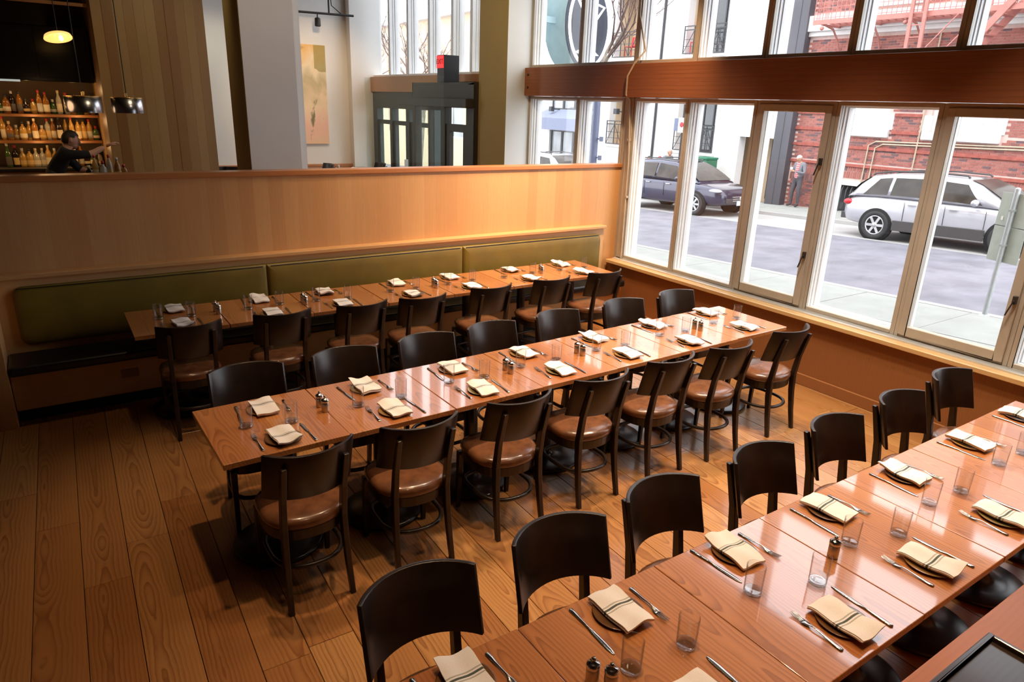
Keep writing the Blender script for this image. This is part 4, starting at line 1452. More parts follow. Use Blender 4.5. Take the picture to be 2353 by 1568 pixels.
M_esc = plain('fire_escape_paint', (0.426, 0.170, 0.142), 0.6, noise=0.1)
M_belt = plain('belt_brick', (0.327, 0.092, 0.071), 0.9, noise=0.2)
M_green = plain('green_bin', (0.021, 0.156, 0.085), 0.5)
M_galv = plain('galvanised_pole', (0.426, 0.454, 0.469), 0.45, 0.5)
M_signback = plain('sign_back', (0.383, 0.426, 0.383), 0.6, noise=0.08)
M_yellow = plain('yellow_plate', (0.7, 0.48, 0.05), 0.7)
M_bark = plain('bark', (0.28, 0.25, 0.21), 0.9, noise=0.4, nscale=9, bmp=0.2)
M_twig = plain('twig_bark', (0.15, 0.10, 0.09), 0.9, noise=0.3)
M_lights = plain('fairy_lights', (0.2, 0.7, 0.5), 0.4)
M_post = plain('blue_lamp_post', (0.121, 0.142, 0.227), 0.5)

gr = struct(box('ground', 5.98, 60, -12, 70, -0.6, -0.048, M_asph, None, 0, SL))
gr.name = 'street'
pk = box('parking_strip', 16.55, 18.8, -12, 70, -0.1, -0.044, M_conc2, gr, 0, SL)


def pavement(nm, x0, x1, y0, y1, ns, ly, lab):
    base = struct(box(nm, x0 + (0.1 if nm == 'pavement_far' else 0), x1 - (0.1 if nm == 'pavement_near' else 0), y0, y1, -0.2, 0.045, M_conc2, None, 0, SL))
    cb = MB().box(x0 if nm == 'pavement_far' else x1 - 0.15, x0 + 0.15 if nm == 'pavement_far' else x1, y0, y1, -0.2, 0.055, 0, SL)
    cb.build('kerb', M_conc2, base)
    a, b = (x0 + 0.155, x1) if nm == 'pavement_far' else (x0, x1 - 0.155)
    w = (b - a) / ns
    k = int((y1 - y0) / ly)
    for i in range(ns):
        for j in range(k):
            ya = y0 + j * ly
            MB().box(a + i * w + 0.006, a + (i + 1) * w - 0.006, ya + 0.006, ya + ly - 0.006, 0.0, 0.053 + rs.uniform(-0.002, 0.002), 0, SL).build('slab', M_conc, base)
    return base


pavement('pavement_near', 6.0, 10.62, -2.0, 19.0, 3, 1.5, '')
pavement('pavement_far', 18.8, 21.3, 4.0, 30.0, 2, 1.5, '')


def gfar(y):
    return gz(y) + 0.10


def holed(y0, y1, z0, z1, holes, x0, x1):
    ys = sorted(set([y0, y1] + [h[0] for h in holes] + [h[1] for h in holes]))
    mb = MB()
    for a, b in zip(ys[:-1], ys[1:]):
        m_ = (a + b) / 2
        hs = sorted([(h[2], h[3]) for h in holes if h[0] <= m_ <= h[1]])
        z = z0
        for ha, hb in hs:
            if ha > z:
                mb.box(x0, x1, a, b, z, ha)
            z = max(z, hb)
        if z < z1:
            mb.box(x0, x1, a, b, z, z1)
    return mb


# ---- white building
BAL = [(18.15, 20.06, 0.93, 3.2), (18.15, 20.06, 4.47, 6.9), (22.2, 24.1, 0.93, 3.2), (22.2, 24.1, 4.47, 6.9)]
ENT = (15.36, 16.95, -1.0, 1.62)
SHOP = [(24.95, 28.45, -0.9, 1.33), (24.95, 28.45, 2.3, 3.8)]
wb = empty('white_building', (FX, 15.3, gfar(15.3)), 0, 'white stucco apartment building with railed balconies across the street', 'building')


def wpart(mb, name, mat, parent=None, bevel=0.0):
    o = mb.build(name, mat, None, bevel, seg=1)
    if parent is None:
        o.parent = wb
        o.matrix_parent_inverse = Matrix.Translation(wb.location).inverted()
    else:
        o.parent = parent
    return o


wpart(holed(15.3, 31.5, -1.6, 10.5, BAL + [ENT] + SHOP, FX, FX + 0.35), 'wall', M_stucco)
wpart(MB().box(FX + 1.0, FX + 1.1, 15.3, 31.5, -1.6, 10.5), 'inner_wall', M_beige)
for (ya, yb, za, zb) in BAL:
    mb = MB().box(FX + 0.3, FX + 1.0, ya - 0.1, yb + 0.1, za - 0.12, za - 0.02)
    mb.box(FX + 0.35, FX + 1.0, yb, yb + 0.1, za, zb)
    mb.box(FX + 0.35, FX + 1.0, ya - 0.1, ya, za, zb)
    wpart(mb, 'balcony_recess', M_beige)
    d = wpart(frame_box(MB(), FX + 0.55, FX + 0.62, ya + 0.02, ya + 1.12, za, zb, 0.07), 'balcony_door', M_rail)
    MB().box(FX + 0.58, FX + 0.6, ya + 0.09, ya + 1.05, za + 0.07, zb - 0.07).build('pane', M_dglass, d)
    MB().box(FX + 0.55, FX + 0.57, ya + 0.56, ya + 0.62, za + 0.07, zb - 0.07).build('door_stile', M_rail, d)
    wpart(MB().box(FX - 0.06, FX + 0.35, ya - 0.12, yb + 0.12, za - 0.1, za - 0.02), 'balcony_sill', M_stucco)
    rl = MB()
    z0_, z1_ = za + 0.03, za + 0.98
    for zz in (z0_, z1_, z1_ - 0.13):
        rl.bar((FX - 0.08, ya - 0.05, zz), (FX - 0.08, yb + 0.05, zz), 0.035)
    npn = 4
    for k in range(npn + 1):
        yy = ya - 0.03 + k * (yb - ya + 0.06) / npn
        rl.bar((FX - 0.08, yy, z0_), (FX - 0.08, yy, z1_), 0.03)
        if k < npn:
            y2 = yy + (yb - ya + 0.06) / npn
            zt = z1_ - 0.13
            if k % 2 == 0:
                rl.bar((FX - 0.08, yy, z0_), (FX - 0.08, y2, zt), 0.018)
                rl.bar((FX - 0.08, (yy + y2) / 2, z0_), (FX - 0.08, (yy + y2) / 2, zt), 0.018)
            else:
                rl.bar((FX - 0.08, yy, zt), (FX - 0.08, y2, z0_), 0.018)
            for q in (0.3, 0.6):
                rl.bar((FX - 0.08, yy, z0_ + q * (zt - z0_)), (FX - 0.08, y2, z0_ + q * (zt - z0_)), 0.018)
    wpart(rl, 'railing', M_rail)
d = wpart(frame_box(MB(), FX + 0.9, FX + 0.98, 15.40, 16.2, -0.55, 1.55, 0.09), 'entrance_door', M_rail)
MB().box(FX + 0.94, FX + 0.96, 15.49, 16.11, -0.46, 1.46).build('pane', M_dglass, d)
for k in range(4):
    yy = 24.97 + k * 0.87
    for (za, zb) in ((-0.85, 1.33), (2.3, 3.8)):
        d = wpart(frame_box(MB(), FX + 0.1, FX + 0.2, yy, yy + 0.86, za, zb, 0.06), 'shop_window', M_rail)
        MB().box(FX + 0.14, FX + 0.16, yy + 0.06, yy + 0.8, za + 0.06, zb - 0.06).build('pane', M_sglass, d)
mb = MB().prism([(FX, 1.42), (FX - 0.9, 1.38), (FX - 0.9, 1.92), (FX, 2.3)], 'y', 24.75, 28.7)
wpart(mb, 'awning', M_awn, None, 0.01)
wpart(MB().tube([(FX - 0.06, 21.25, -0.2), (FX - 0.06, 21.25, 10.3)], 0.05, 8), 'downspout', M_rail)
pr_ = MB().box(FX - 0.30, FX + 0.3, 14.70, 15.30, -1.2, 10.5)
pr_.box(FX - 0.315, FX - 0.3, 14.98, 15.0, -1.2, 10.5)
wpart(pr_, 'corner_pier', M_pier, None, 0.005)
for k in range(3):
    lm = MB()
    lm.bar((FX, 23.4 + k * 2.3 - 0.3, 2.3 - 0.9 * (k % 2)), (FX - 0.5, 23.4 + k * 2.3 - 0.3, 2.3 - 0.9 * (k % 2)), 0.04)
    lm.box(FX - 0.6, FX - 0.42, 23.0 + k * 2.3, 23.2 + k * 2.3, 2.2 - 0.9 * (k % 2), 2.42 - 0.9 * (k % 2))
    wpart(lm, 'wall_lamp', M_rail)
# things on its balconies
ch = MB()
for dy in (0, 0.4):
    for dx in (0, 0.36):
        ch.bar((dx, dy, 0), (dx, dy, 0.45), 0.03)
ch.box(0, 0.38, 0, 0.42, 0.43, 0.46)
ch.bar((0.36, 0, 0.45), (0.42, 0, 0.85), 0.03)
ch.bar((0.36, 0.4, 0.45), (0.42, 0.4, 0.85), 0.03)
for k in range(5):
    ch.bar((0.37, 0.04 + k * 0.08, 0.47), (0.42, 0.04 + k * 0.08, 0.85), 0.045, 0.015)
M_redp = plain('red_paint', (0.50, 0.03, 0.04), 0.6)
tag(ch.build('balcony_chair', M_redp, None, 0, (FX + 0.05, 23.1, 4.452)), 'red slatted chair standing on the upper left balcony', 'chair')
tag(copy_tree(bpy.data.objects['balcony_chair']), 'red chair on the upper balcony near the dark glass door', 'chair').location = (FX + 0.05, 19.45, 4.452)

# ---- brick building
bbd = empty('brick_building', (FX, 9.0, gfar(9.0)), 0, 'red brick building with white stone trim across the street', 'building')
BI = Matrix.Translation(bbd.location).inverted()


def bpart(mb, name, mat, bevel=0.0, parent=None):
    o = mb.build(name, mat, None, bevel, seg=1)
    o.parent = parent or bbd
    if parent is None:
        o.matrix_parent_inverse = BI
    return o


WIN = [(11.66, 13.1, 2.11, 3.8), (8.66, 10.42, 2.11, 3.8), (5.6, 7.3, 2.11, 3.8), (11.4, 13.0, 5.75, 8.2), (8.4, 10.3, 5.75, 8.2), (5.4, 7.3, 5.75, 8.2)]
BASE = (10.95, 12.95, -0.62, 0.36)
bpart(holed(3.5, 14.70, -1.6, 10.5, WIN + [BASE], FX - 0.005, FX + 0.3), 'wall', M_mortar)
bpart(MB().box(FX + 0.3, FX + 0.4, 3.5, 14.7, -1.6, 10.5), 'inner_wall', M_dkwall)
for (ya, yb, za, zb) in WIN:
    f = bpart(frame_box(MB(), FX + 0.08, FX + 0.18, ya, yb, za, zb, 0.09), 'window', M_whitestone)
    MB().box(FX + 0.13, FX + 0.145, ya + 0.09, yb - 0.09, za + 0.09, zb - 0.09).build('pane', M_sglass if za > 4 else plain('blind_white', (0.850, 0.850, 0.850), 0.5), f)
    if za < 4:
        bl = MB()
        for k in range(22):
            bl.box(FX + 0.118, FX + 0.126, ya + 0.09, yb - 0.09, za + 0.11 + k * 0.07, za + 0.16 + k * 0.07)
        bl.build('blind_slats', M_whitestone, f)
    s = MB().box(FX - 0.12, FX + 0.1, ya - 0.13, yb + 0.13, za - 0.24, za - 0.02)
    s.box(FX - 0.04, FX + 0.1, ya - 0.2, ya + 0.02, za - 0.02, za + 0.42)
    s.box(FX - 0.04, FX + 0.1, yb - 0.02, yb + 0.2, za - 0.02, za + 0.42)
    bpart(s, 'sill', M_whitestone, 0.008)
# bricks: real pieces; the largest in view single, the others joined
BR1 = MB().box(-0.055, 0.0, -0.098, 0.098, -0.029, 0.029).mesh('brick', None, 0.0)
BV1 = MB().box(-0.055, 0.0, -0.029, 0.029, -0.098, 0.098).mesh('brick', None, 0.0)


def brick_mat():
    mt, nt, b = newmat('red_brick')
    ge = N(nt, 'ShaderNodeNewGeometry')
    oi = N(nt, 'ShaderNodeObjectInfo')
    h = mathn(nt, 'FRACT', mathn(nt, 'ADD', mathn(nt, 'MULTIPLY', oi.outputs['Random'], 7.3), mathn(nt, 'MULTIPLY', ge.outputs['Random Per Island'], 5.1)))
    nt.links.new(ramp(nt, h, [(0.0, (0.30, 0.105, 0.088)), (0.4, (0.36, 0.135, 0.11)), (0.75, (0.28, 0.098, 0.084)), (0.86, (0.17, 0.086, 0.086)), (1.0, (0.13, 0.08, 0.087))]), b.inputs['Base Color'])
    b.inputs['Roughness'].default_value = 0.9
    return mt


M_brick = brick_mat()
BR1.materials.append(M_brick)
BV1.materials.append(M_brick)
mass = MB()
single = 0


def blocked(y, z):
    for (ya, yb, za, zb) in WIN:
        if ya - 0.22 < y < yb + 0.22 and za - 0.27 < z < zb + 0.05:
            return True
    ya, yb, za, zb = BASE
    return ya - 0.1 < y < yb + 0.1 and za - 0.05 < z < zb + 0.16


row = 0
z = -1.45
courses = [0.98, 1.52, 2.02, 2.52]
while z < 7.6:
    vert = 0.34 <= z < 0.92
    hgt = 0.21 if vert else 0.070
    zc = z + hgt / 2
    if any(abs(zc - c) < 0.06 for c in courses) or 4.74 < zc < 5.45 or zc > 2.75 and zc < 4.0:
        z += hgt
        row += 1
        continue
    wdt = 0.072 if vert else 0.211
    y = 5.0 + (0.5 * wdt if row % 2 else 0)
    while y < 14.6:
        yc = y + wdt / 2
        if not blocked(yc, zc) and zc > gfar(yc) - 0.1:
            jx = rs.uniform(0.0, 0.008)
            if single < 300 and (not vert) and 1.0 < zc < 2.6 and 8.0 < yc < 14.6:
                o = bpy.data.objects.new('brick', BV1 if vert else BR1)
                COL.objects.link(o)
                o.parent = bbd
                o.matrix_parent_inverse = BI
                o.location = (FX + 0.04 - jx, yc, zc)
                single += 1
            elif vert:
                mass.box(FX - 0.015 - jx, FX + 0.04, yc - 0.028, yc + 0.028, zc - 0.098, zc + 0.098)
            else:
                mass.box(FX - 0.015 - jx, FX + 0.04, yc - 0.098, yc + 0.098, zc - 0.029, zc + 0.029)
        y += wdt
    z += hgt
    row += 1
bm_ = bpart(mass, 'brickwork', M_brick)
bm_['kind'] = 'stuff'
for c in courses:
    bpart(MB().box(FX - 0.06, FX + 0.04, 3.5, 11.42 if c in (2.02, 2.52) else 14.7, c - 0.045, c + 0.045) if c not in (2.02, 2.52) else MB().box(FX - 0.06, FX + 0.04, 13.3, 14.7, c - 0.045, c + 0.045).box(FX - 0.06, FX + 0.04, 10.62, 11.45, c - 0.045, c + 0.045), 'belt_course', M_belt, 0.006)
cor = MB().box(FX - 0.22, FX + 0.1, 3.5, 14.85, 4.94, 5.40)
cor.box(FX - 0.12, FX + 0.1, 3.5, 14.80, 4.80, 4.94)
bpart(cor, 'cornice', M_whitestone, 0.012)
bpart(MB().box(FX - 0.05, FX + 0.1, 10.75, 13.1, 0.36, 0.50), 'lintel', M_whitestone, 0.006)
bpart(MB().box(FX + 0.2, FX + 0.25, 10.95, 12.95, -0.62, 0.36), 'basement_pane', M_dglass)
gri = MB()
for k in range(14):
    yy = 11.0 + k * 0.15
    gri.tube([(FX + 0.02, yy, 0.34), (FX - 0.16, yy - 0.05, 0.22), (FX - 0.2, yy - 0.07, -0.1), (FX - 0.16, yy - 0.05, -0.6)], 0.02, 6)
gri.bar((FX - 0.16, 10.92, -0.58), (FX - 0.16, 12.98, -0.58), 0.04)
bpart(gri, 'window_grille', M_rail)
for (dy, dz) in ((0.0, 0.0), (0.22, -0.07)):
    bpart(MB().tube([(FX - 0.06, 3.5, 1.93 + dz - 0.02), (FX - 0.06, 11.85 - dy, 1.74 + dz), (FX - 0.06, 12.06 - dy, 1.62 + dz), (FX - 0.06, 12.08 - dy, 0.5)], 0.022, 8), 'wall_pipe', M_conduit)
bpart(MB().tube([(FX - 0.06, 10.62, 0.6), (FX - 0.06, 10.62, 4.7)], 0.022, 8), 'wall_pipe', M_conduit)

# ---- fire escape
fe = empty('fire_escape', (FX - 0.5, 12.0, 5.1), 0, 'rust red iron fire escape platform on the brick building', 'fire escape')
FI = Matrix.Translation(fe.location).inverted()


def fpart(mb, name):
    o = mb.build(name, M_esc)
    o.parent = fe
    o.matrix_parent_inverse = FI
    return o


XO = FX - 1.15
pf = MB()
pf.bar((XO, 4.0, 5.07), (XO, 13.9, 5.07), 0.05, 0.13)
pf.bar((FX - 0.25, 4.0, 5.07), (FX - 0.25, 13.9, 5.07), 0.05, 0.1)
for k in range(46):
    pf.bar((XO, 4.1 + k * 0.215, 5.1), (FX - 0.25, 4.1 + k * 0.215, 5.1), 0.03, 0.02)
for k in range(5):
    pf.bar((XO + 0.15 + k * 0.17, 4.0, 5.1), (XO + 0.15 + k * 0.17, 13.9, 5.1), 0.03, 0.02)
fpart(pf, 'platform')
rl = MB()
for k in range(8):
    zz = 5.18 + k * 0.14
    rl.bar((XO, 4.0, zz), (XO, 13.9, zz), 0.014 if k < 7 else 0.04)
for k in range(72):
    yy = 4.0 + k * 0.1394
    w_ = 0.04 if k % 12 == 0 else 0.013
    rl.bar((XO, yy, 5.1), (XO, yy, 6.16), w_)
for k in range(7):
    rl.bar((XO + k * 0.14, 13.9, 5.1), (XO + k * 0.14, 13.9, 6.16), 0.014)
rl.bar((XO, 13.9, 6.14), (FX, 13.9, 6.14), 0.03)
fpart(rl, 'railing')
for yy in (13.6, 12.3, 11.1, 9.6, 8.0, 6.4):
    br = MB()
    br.tube([(XO + 0.05, yy, 5.02), (FX - 0.55, yy, 4.92), (FX - 0.2, yy, 4.6), (FX - 0.03, yy, 4.2)], 0.03, 6)
    br.bar((XO, yy, 5.0), (FX, yy, 5.0), 0.05)
    br.ball((XO + 0.02, yy, 4.9), 0.06)
    fpart(br, 'bracket')
ld = MB()
for yy in (10.98, 10.62):
    ld.bar((XO - 0.1, yy, 7.5), (XO - 0.1, yy - 0.12, 3.3), 0.09, 0.06)
for k in range(10):
    ld.bar((XO - 0.1, 10.98 - 0.01 * k, 3.6 + k * 0.3), (XO - 0.1, 10.62 - 0.01 * k, 3.6 + k * 0.3), 0.025)
fpart(ld, 'ladder')
stg = MB()
for xx in (XO - 0.05, XO + 0.55):
    stg.bar((xx, 8.45, 5.35), (xx, 10.1, 3.2), 0.06, 0.17)
for k in range(9):
    stg.bar((XO - 0.05, 8.6 + k * 0.17, 5.15 - k * 0.22), (XO + 0.55, 8.6 + k * 0.17, 5.15 - k * 0.22), 0.2, 0.03)
for dy in (0.0, 0.55):
    stg.bar((XO - 0.1, 9.15 + dy, 5.0), (XO - 0.1, 10.1 + dy, 3.9), 0.025)
fpart(stg, 'stair')

# ---- far beige building down the street
fbd = empty('beige_building', (FX, 36, -1.6), 0, 'pale beige building with dark windows far down the street', 'building')
w = [(37.0 + k * 3.0, 38.6 + k * 3.0, za, za + 2.0) for k in range(5) for za in (0.4, 4.2)]
o = holed(35.5, 53, -3, 7.2, w, FX, FX + 0.4).build('wall', M_beige, fbd)
o.location = -fbd.location
o = MB().box(FX - 0.4, FX + 0.4, 35.3, 53.2, 7.2, 7.8).build('cornice', M_stucco, fbd, 0.02)
o.location = -fbd.location
for (ya, yb, za, zb) in w:
    o = frame_box(MB(), FX + 0.1, FX + 0.2, ya, yb, za, zb, 0.1).build('window', M_stucco, fbd)
    o.location = -fbd.location
    MB().box(FX + 0.14, FX + 0.16, ya + 0.1, yb - 0.1, za + 0.1, zb - 0.1).build('pane', M_sglass, o)


# ---- cars
M_tyre = plain('tyre', (0.03, 0.03, 0.032), 0.8)
M_rim = plain('alloy_rim', (0.6, 0.6, 0.6), 0.3, 0.7)
M_arch = plain('wheel_well', (0.008, 0.008, 0.008), 0.9)
M_carglass = plain('car_glass', (0.05, 0.045, 0.04), 0.12, noise=0.4, nscale=2, spec=0.25)
M_tail = plain('tail_lamp', (0.55, 0.02, 0.03), 0.25)
M_head = plain('head_lamp', (0.75, 0.76, 0.78), 0.15, 0.3)
M_plate = plain('licence_plate', (0.6, 0.64, 0.72), 0.5)
M_clad = plain('car_cladding', (0.055, 0.05, 0.05), 0.6)


def smooth_interp(st, x, c):
    for a, b in zip(st[:-1], st[1:]):
        if a[0] <= x <= b[0]:
            t_ = (x - a[0]) / (b[0] - a[0])
            return a[c] + (b[c] - a[c]) * t_
    return st[-1][c] if x > st[-1][0] else st[0][c]


def make_car(name, label, paint, L, Wd, low, green, wb0, wb1, wr, clad, spokes, rear_glass, front_glass, suv):
    """local frame: x forward from the rear bumper, y left, z up from the ground; low: (x, z bottom, z shoulder, half width);
    green: (x, z base, z top, half width base, half width top)"""
    t = empty(name, (0, 0, 0), 0, label, 'car')
    mb = MB()
    rg = []
    for (x, zb, zs, hw) in low:
        p = [(hw * 0.86, zb), (hw * 0.97, zb + 0.06), (hw, zb + 0.45 * (zs - zb)), (hw * 0.985, zs - 0.12), (hw * 0.93, zs - 0.02), (hw * 0.7, zs + 0.012)]
        ring = [(x, y, z) for y, z in p] + [(x, -y, z) for y, z in reversed(p)]
        rg.append(ring)
    bd = mb.rings(rg).build('body', paint, t)
    sb = bd.modifiers.new('sub', 'SUBSURF')
    sb.levels = sb.render_levels = 1
    mb = MB()
    rg = []
    for (x, zb, zt, hb, ht) in green:
        rg.append([(x, hb, zb), (x, (hb + ht) / 2 + 0.012, (zb + zt - 0.05) / 2), (x, ht, zt - 0.05), (x, ht * 0.9, zt), (x, -ht * 0.9, zt), (x, -ht, zt - 0.05), (x, -(hb + ht) / 2 - 0.012, (zb + zt - 0.05) / 2), (x, -hb, zb)])
    mb.rings(rg).build('cabin', paint, t)

    def gp(x, f, sgn, out=0.012):
        zb, zt, hb, ht = (smooth_interp(green, x, c) for c in (1, 2, 3, 4))
        zz = zb + (zt - 0.05 - zb) * f
        yy = hb + (ht - hb) * f + 0.024 * (1 - abs(2 * f - 1)) * 0.5 + out
        return (x, sgn * yy, zz)
    for sgn in (-1, 1):
        for (xa, xb, xc, xd) in suv:      # bottom rear, bottom front, top front, top rear
            n = 5
            vs = []
            for k in range(n + 1):
                f = k / n
                vs.append(gp(xb + (xc - xb) * f, 0.10 + 0.80 * f, sgn))
                vs.append(gp(xa + (xd - xa) * f, 0.10 + 0.80 * f, sgn))
            MB().add(vs, [(2 * k, 2 * k + 1, 2 * k + 3, 2 * k + 2) for k in range(n)], True).build('side_window', M_carglass, t)
    for nm, (xa, xb) in (('windscreen', front_glass), ('rear_window', rear_glass)):
        vs = []
        for k in range(5):
            f = k / 4
            x = xa + (xb - xa) * f
            zb, zt, hb, ht = (smooth_interp(green, x, c) for c in (1, 2, 3, 4))
            e = 0.02 if nm == 'windscreen' else -0.02
            for q in (-1, 1):
                vs.append((x + e, q * (ht * 0.92 if f > 0.5 else ht * 0.97), zt + 0.008))
        MB().add(vs, [(2 * k, 2 * k + 1, 2 * k + 3, 2 * k + 2) for k in range(4)], True).build(nm, M_carglass, t)
    for wx in (wb0, wb1):
        for sgn in (-1, 1):
            hw = smooth_interp(low, wx, 3)
            ar = MB().lathe([(wr * 1.17, -0.11), (wr * 1.17, 0.005), (wr * 0.5, 0.006)], 28)
            ar.xform(Matrix.Translation((wx, sgn * hw, wr)) @ Matrix.Rotation(-sgn * PI / 2, 4, 'X'))
            ar.build('wheel_well', M_arch, t)
            R4 = Matrix.Translation((wx, sgn * (hw - 0.09), wr)) @ Matrix.Rotation(-sgn * PI / 2, 4, 'X')
            ti = MB().lathe([(wr * 0.66, -0.08), (wr * 0.93, -0.09), (wr, -0.06), (wr, 0.07), (wr * 0.95, 0.105), (wr * 0.68, 0.11), (wr * 0.66, 0.08)], 30)
            ti.xform(R4)
            w_ = ti.build('wheel', M_tyre, t)
            ri = MB().lathe([(wr * 0.67, 0.09), (wr * 0.66, 0.112), (wr * 0.6, 0.108), (wr * 0.58, 0.06)], 30)
            for k in range(spokes):
                a = 2 * PI * k / spokes
                c_, s_ = math.cos(a), math.sin(a)
                ri.bar((0.03 * c_, 0.03 * s_, 0.095), (wr * 0.62 * c_, wr * 0.62 * s_, 0.1), 0.06, 0.025)
            ri.lathe([(0.0001, 0.115), (0.06, 0.11), (0.06, 0.08)], 14)
            ri.xform(R4)
            ri.build('rim', M_rim, w_)
    for sgn in (-1, 1):
        if clad:
            cl = MB()
            hw = max(q[3] for q in low)
            cl.box(wb0 + wr * 1.2, wb1 - wr * 1.2, sgn * (hw + 0.004) - 0.012, sgn * (hw + 0.004) + 0.012, low[3][1] + 0.0, low[3][1] + 0.24)
            cl.build('sill_cladding', M_clad, t, 0.01)
        dl = MB()
        for xx in (wb0 + wr * 1.1 + 0.25, (wb0 + wb1) / 2 + 0.12, wb1 - wr * 1.3):
            hw = smooth_interp(low, xx, 3)
            dl.box(xx - 0.004, xx + 0.004, sgn * hw - 0.004, sgn * hw + 0.004, low[3][1] + 0.25, smooth_interp(low, xx, 2) - 0.08)
        dl.build('door_gap', M_arch, t)
        for xx in (wb0 + wr * 1.1 + 0.42, (wb0 + wb1) / 2 + 0.3):
            hw = smooth_interp(low, xx, 3)
            zz = smooth_interp(low, xx, 2) - 0.13
            MB().box(xx - 0.09, xx + 0.09, sgn * (hw + 0.004) - 0.018, sgn * (hw + 0.004) + 0.018, zz - 0.015, zz + 0.015).build('door_handle', paint if clad else M_rim, t, 0.008)
        xm = suv[-1][1] - 0.1
        zb, hb = smooth_interp(green, xm, 1), smooth_interp(green, xm, 3)
        MB().ball((xm, sgn * (hb + 0.14), zb + 0.08), 0.075, 0.12, 0.075, 12, 8).build('mirror', paint, t)
        rr = [(g[0], sgn * g[4] * 0.86, g[2] + 0.045) for g in green if g[2] > max(q[2] for q in green) - 0.12]
        MB().tube([(rr[0][0] - 0.05, rr[0][1], rr[0][2] - 0.04)] + rr + [(rr[-1][0] + 0.05, rr[-1][1], rr[-1][2] - 0.04)], 0.022, 6).build('roof_rail', M_clad, t)
        hw0 = low[1][3]
        MB().ball((low[1][0] + 0.04, sgn * hw0 * 0.93, low[1][2] - 0.12), 0.13, 0.09, 0.075, 12, 8).build('tail_lamp', M_tail, t)
        n_ = len(low)
        MB().ball((low[n_ - 3][0] + 0.02, sgn * low[n_ - 3][3] * 0.87, low[n_ - 3][2] - 0.11), 0.26, 0.11, 0.062, 14, 8).build('head_lamp', M_head, t)
    xf, zf = low[-1][0], low[-1][2]
    gr_ = MB()
    for k in range(3):
        gr_.box(xf - 0.05, xf + 0.03, -0.34, 0.34, zf - 0.10 - 0.06 * k, zf - 0.075 - 0.06 * k)
    g = gr_.build('grille', M_rim, t, 0.005)
    MB().lathe([(0.045, 0), (0.06, 0.0), (0.06, 0.012), (0.045, 0.012)], 18).xform(Matrix.Translation((xf + 0.035, 0, zf - 0.14)) @ Matrix.Rotation(PI / 2, 4, 'Y')).build('emblem', M_rim, g)
    MB().box(xf + 0.02, xf + 0.04, -0.16, 0.16, zf - 0.36, zf - 0.22).build('licence_plate', M_plate, t)
    MB().box(xf - 0.1, xf + 0.02, -0.6, 0.6, low[-1][1] + 0.02, low[-1][1] + 0.16).build('lower_bumper', M_clad, t, 0.02)
    MB().box(low[0][0] - 0.02, low[0][0] + 0.15, -0.75, 0.75, low[0][1], low[0][1] + 0.16).build('rear_bumper', M_clad, t, 0.02)
    return t


def car_at(t, x_near, y_rear_axle, wb0, hw, base=-0.004):
    f = Vector((0, -1, -SL)).normalized()
    l = Vector((1, 0, 0))
    u_ = f.cross(l)
    M = Matrix((f, l, u_)).transposed().to_4x4()
    org = Vector((x_near + hw, y_rear_axle, gz(y_rear_axle) + 0.006)) - f * wb0
    M.translation = org
    t.matrix_world = M


def paintm(name, c, rough=0.25):
    return plain(name, c, rough, 0.35, noise=0.03, coat=1.0)


WAG_LOW = [(0.0, 0.42, 0.80, 0.72), (0.12, 0.34, 0.96, 0.83), (0.55, 0.30, 1.02, 0.90), (1.1, 0.26, 1.03, 0.915), (2.4, 0.26, 1.01, 0.915), (3.3, 0.26, 0.98, 0.91), (3.9, 0.27, 0.93, 0.905), (4.45, 0.30, 0.84, 0.86), (4.72, 0.34, 0.74, 0.74), (4.82, 0.40, 0.62, 0.62)]
WAG_GRN = [(0.10, 0.98, 1.02, 0.76, 0.70), (0.35, 1.00, 1.30, 0.80, 0.66), (0.62, 1.01, 1.50, 0.83, 0.63), (1.1, 1.02, 1.565, 0.85, 0.63), (2.0, 1.01, 1.585, 0.855, 0.64), (2.7, 0.99, 1.55, 0.85, 0.63), (3.1, 0.98, 1.40, 0.84, 0.66), (3.45, 0.96, 1.20, 0.82, 0.72), (3.78, 0.94, 0.96, 0.80, 0.76)]
WAG_WIN = [(0.52, 1.12, 1.12, 0.82), (1.20, 1.98, 1.98, 1.20), (2.06, 3.22, 2.80, 2.06)]
wag = make_car('estate_car', 'silver estate car with dark lower cladding parked across the street', paintm('silver_paint', (0.483, 0.483, 0.518)), 4.8, 1.83, WAG_LOW, WAG_GRN, 0.98, 3.80, 0.345, True, 6, (0.13, 0.55), (3.70, 2.80), WAG_WIN)
car_at(wag, 16.72, 8.95, 0.98, 0.915)
SUV_LOW = [(0.0, 0.45, 0.90, 0.72), (0.12, 0.36, 1.06, 0.84), (0.5, 0.32, 1.10, 0.91), (1.1, 0.29, 1.09, 0.93), (2.4, 0.28, 1.07, 0.93), (3.3, 0.28, 1.05, 0.93), (3.9, 0.29, 1.01, 0.92), (4.45, 0.32, 0.93, 0.88), (4.70, 0.36, 0.84, 0.76), (4.80, 0.42, 0.72, 0.64)]
SUV_GRN = [(0.12, 1.04, 1.10, 0.76, 0.70), (0.35, 1.07, 1.38, 0.80, 0.67), (0.65, 1.09, 1.60, 0.84, 0.64), (1.2, 1.09, 1.68, 0.86, 0.64), (2.0, 1.08, 1.70, 0.865, 0.65), (2.7, 1.06, 1.65, 0.86, 0.65), (3.1, 1.05, 1.50, 0.85, 0.67), (3.5, 1.03, 1.27, 0.83, 0.73), (3.85, 1.01, 1.03, 0.81, 0.77)]
SUV_WIN = [(0.55, 1.05, 1.05, 0.9), (1.15, 2.0, 2.0, 1.15), (2.08, 3.25, 2.82, 2.08)]
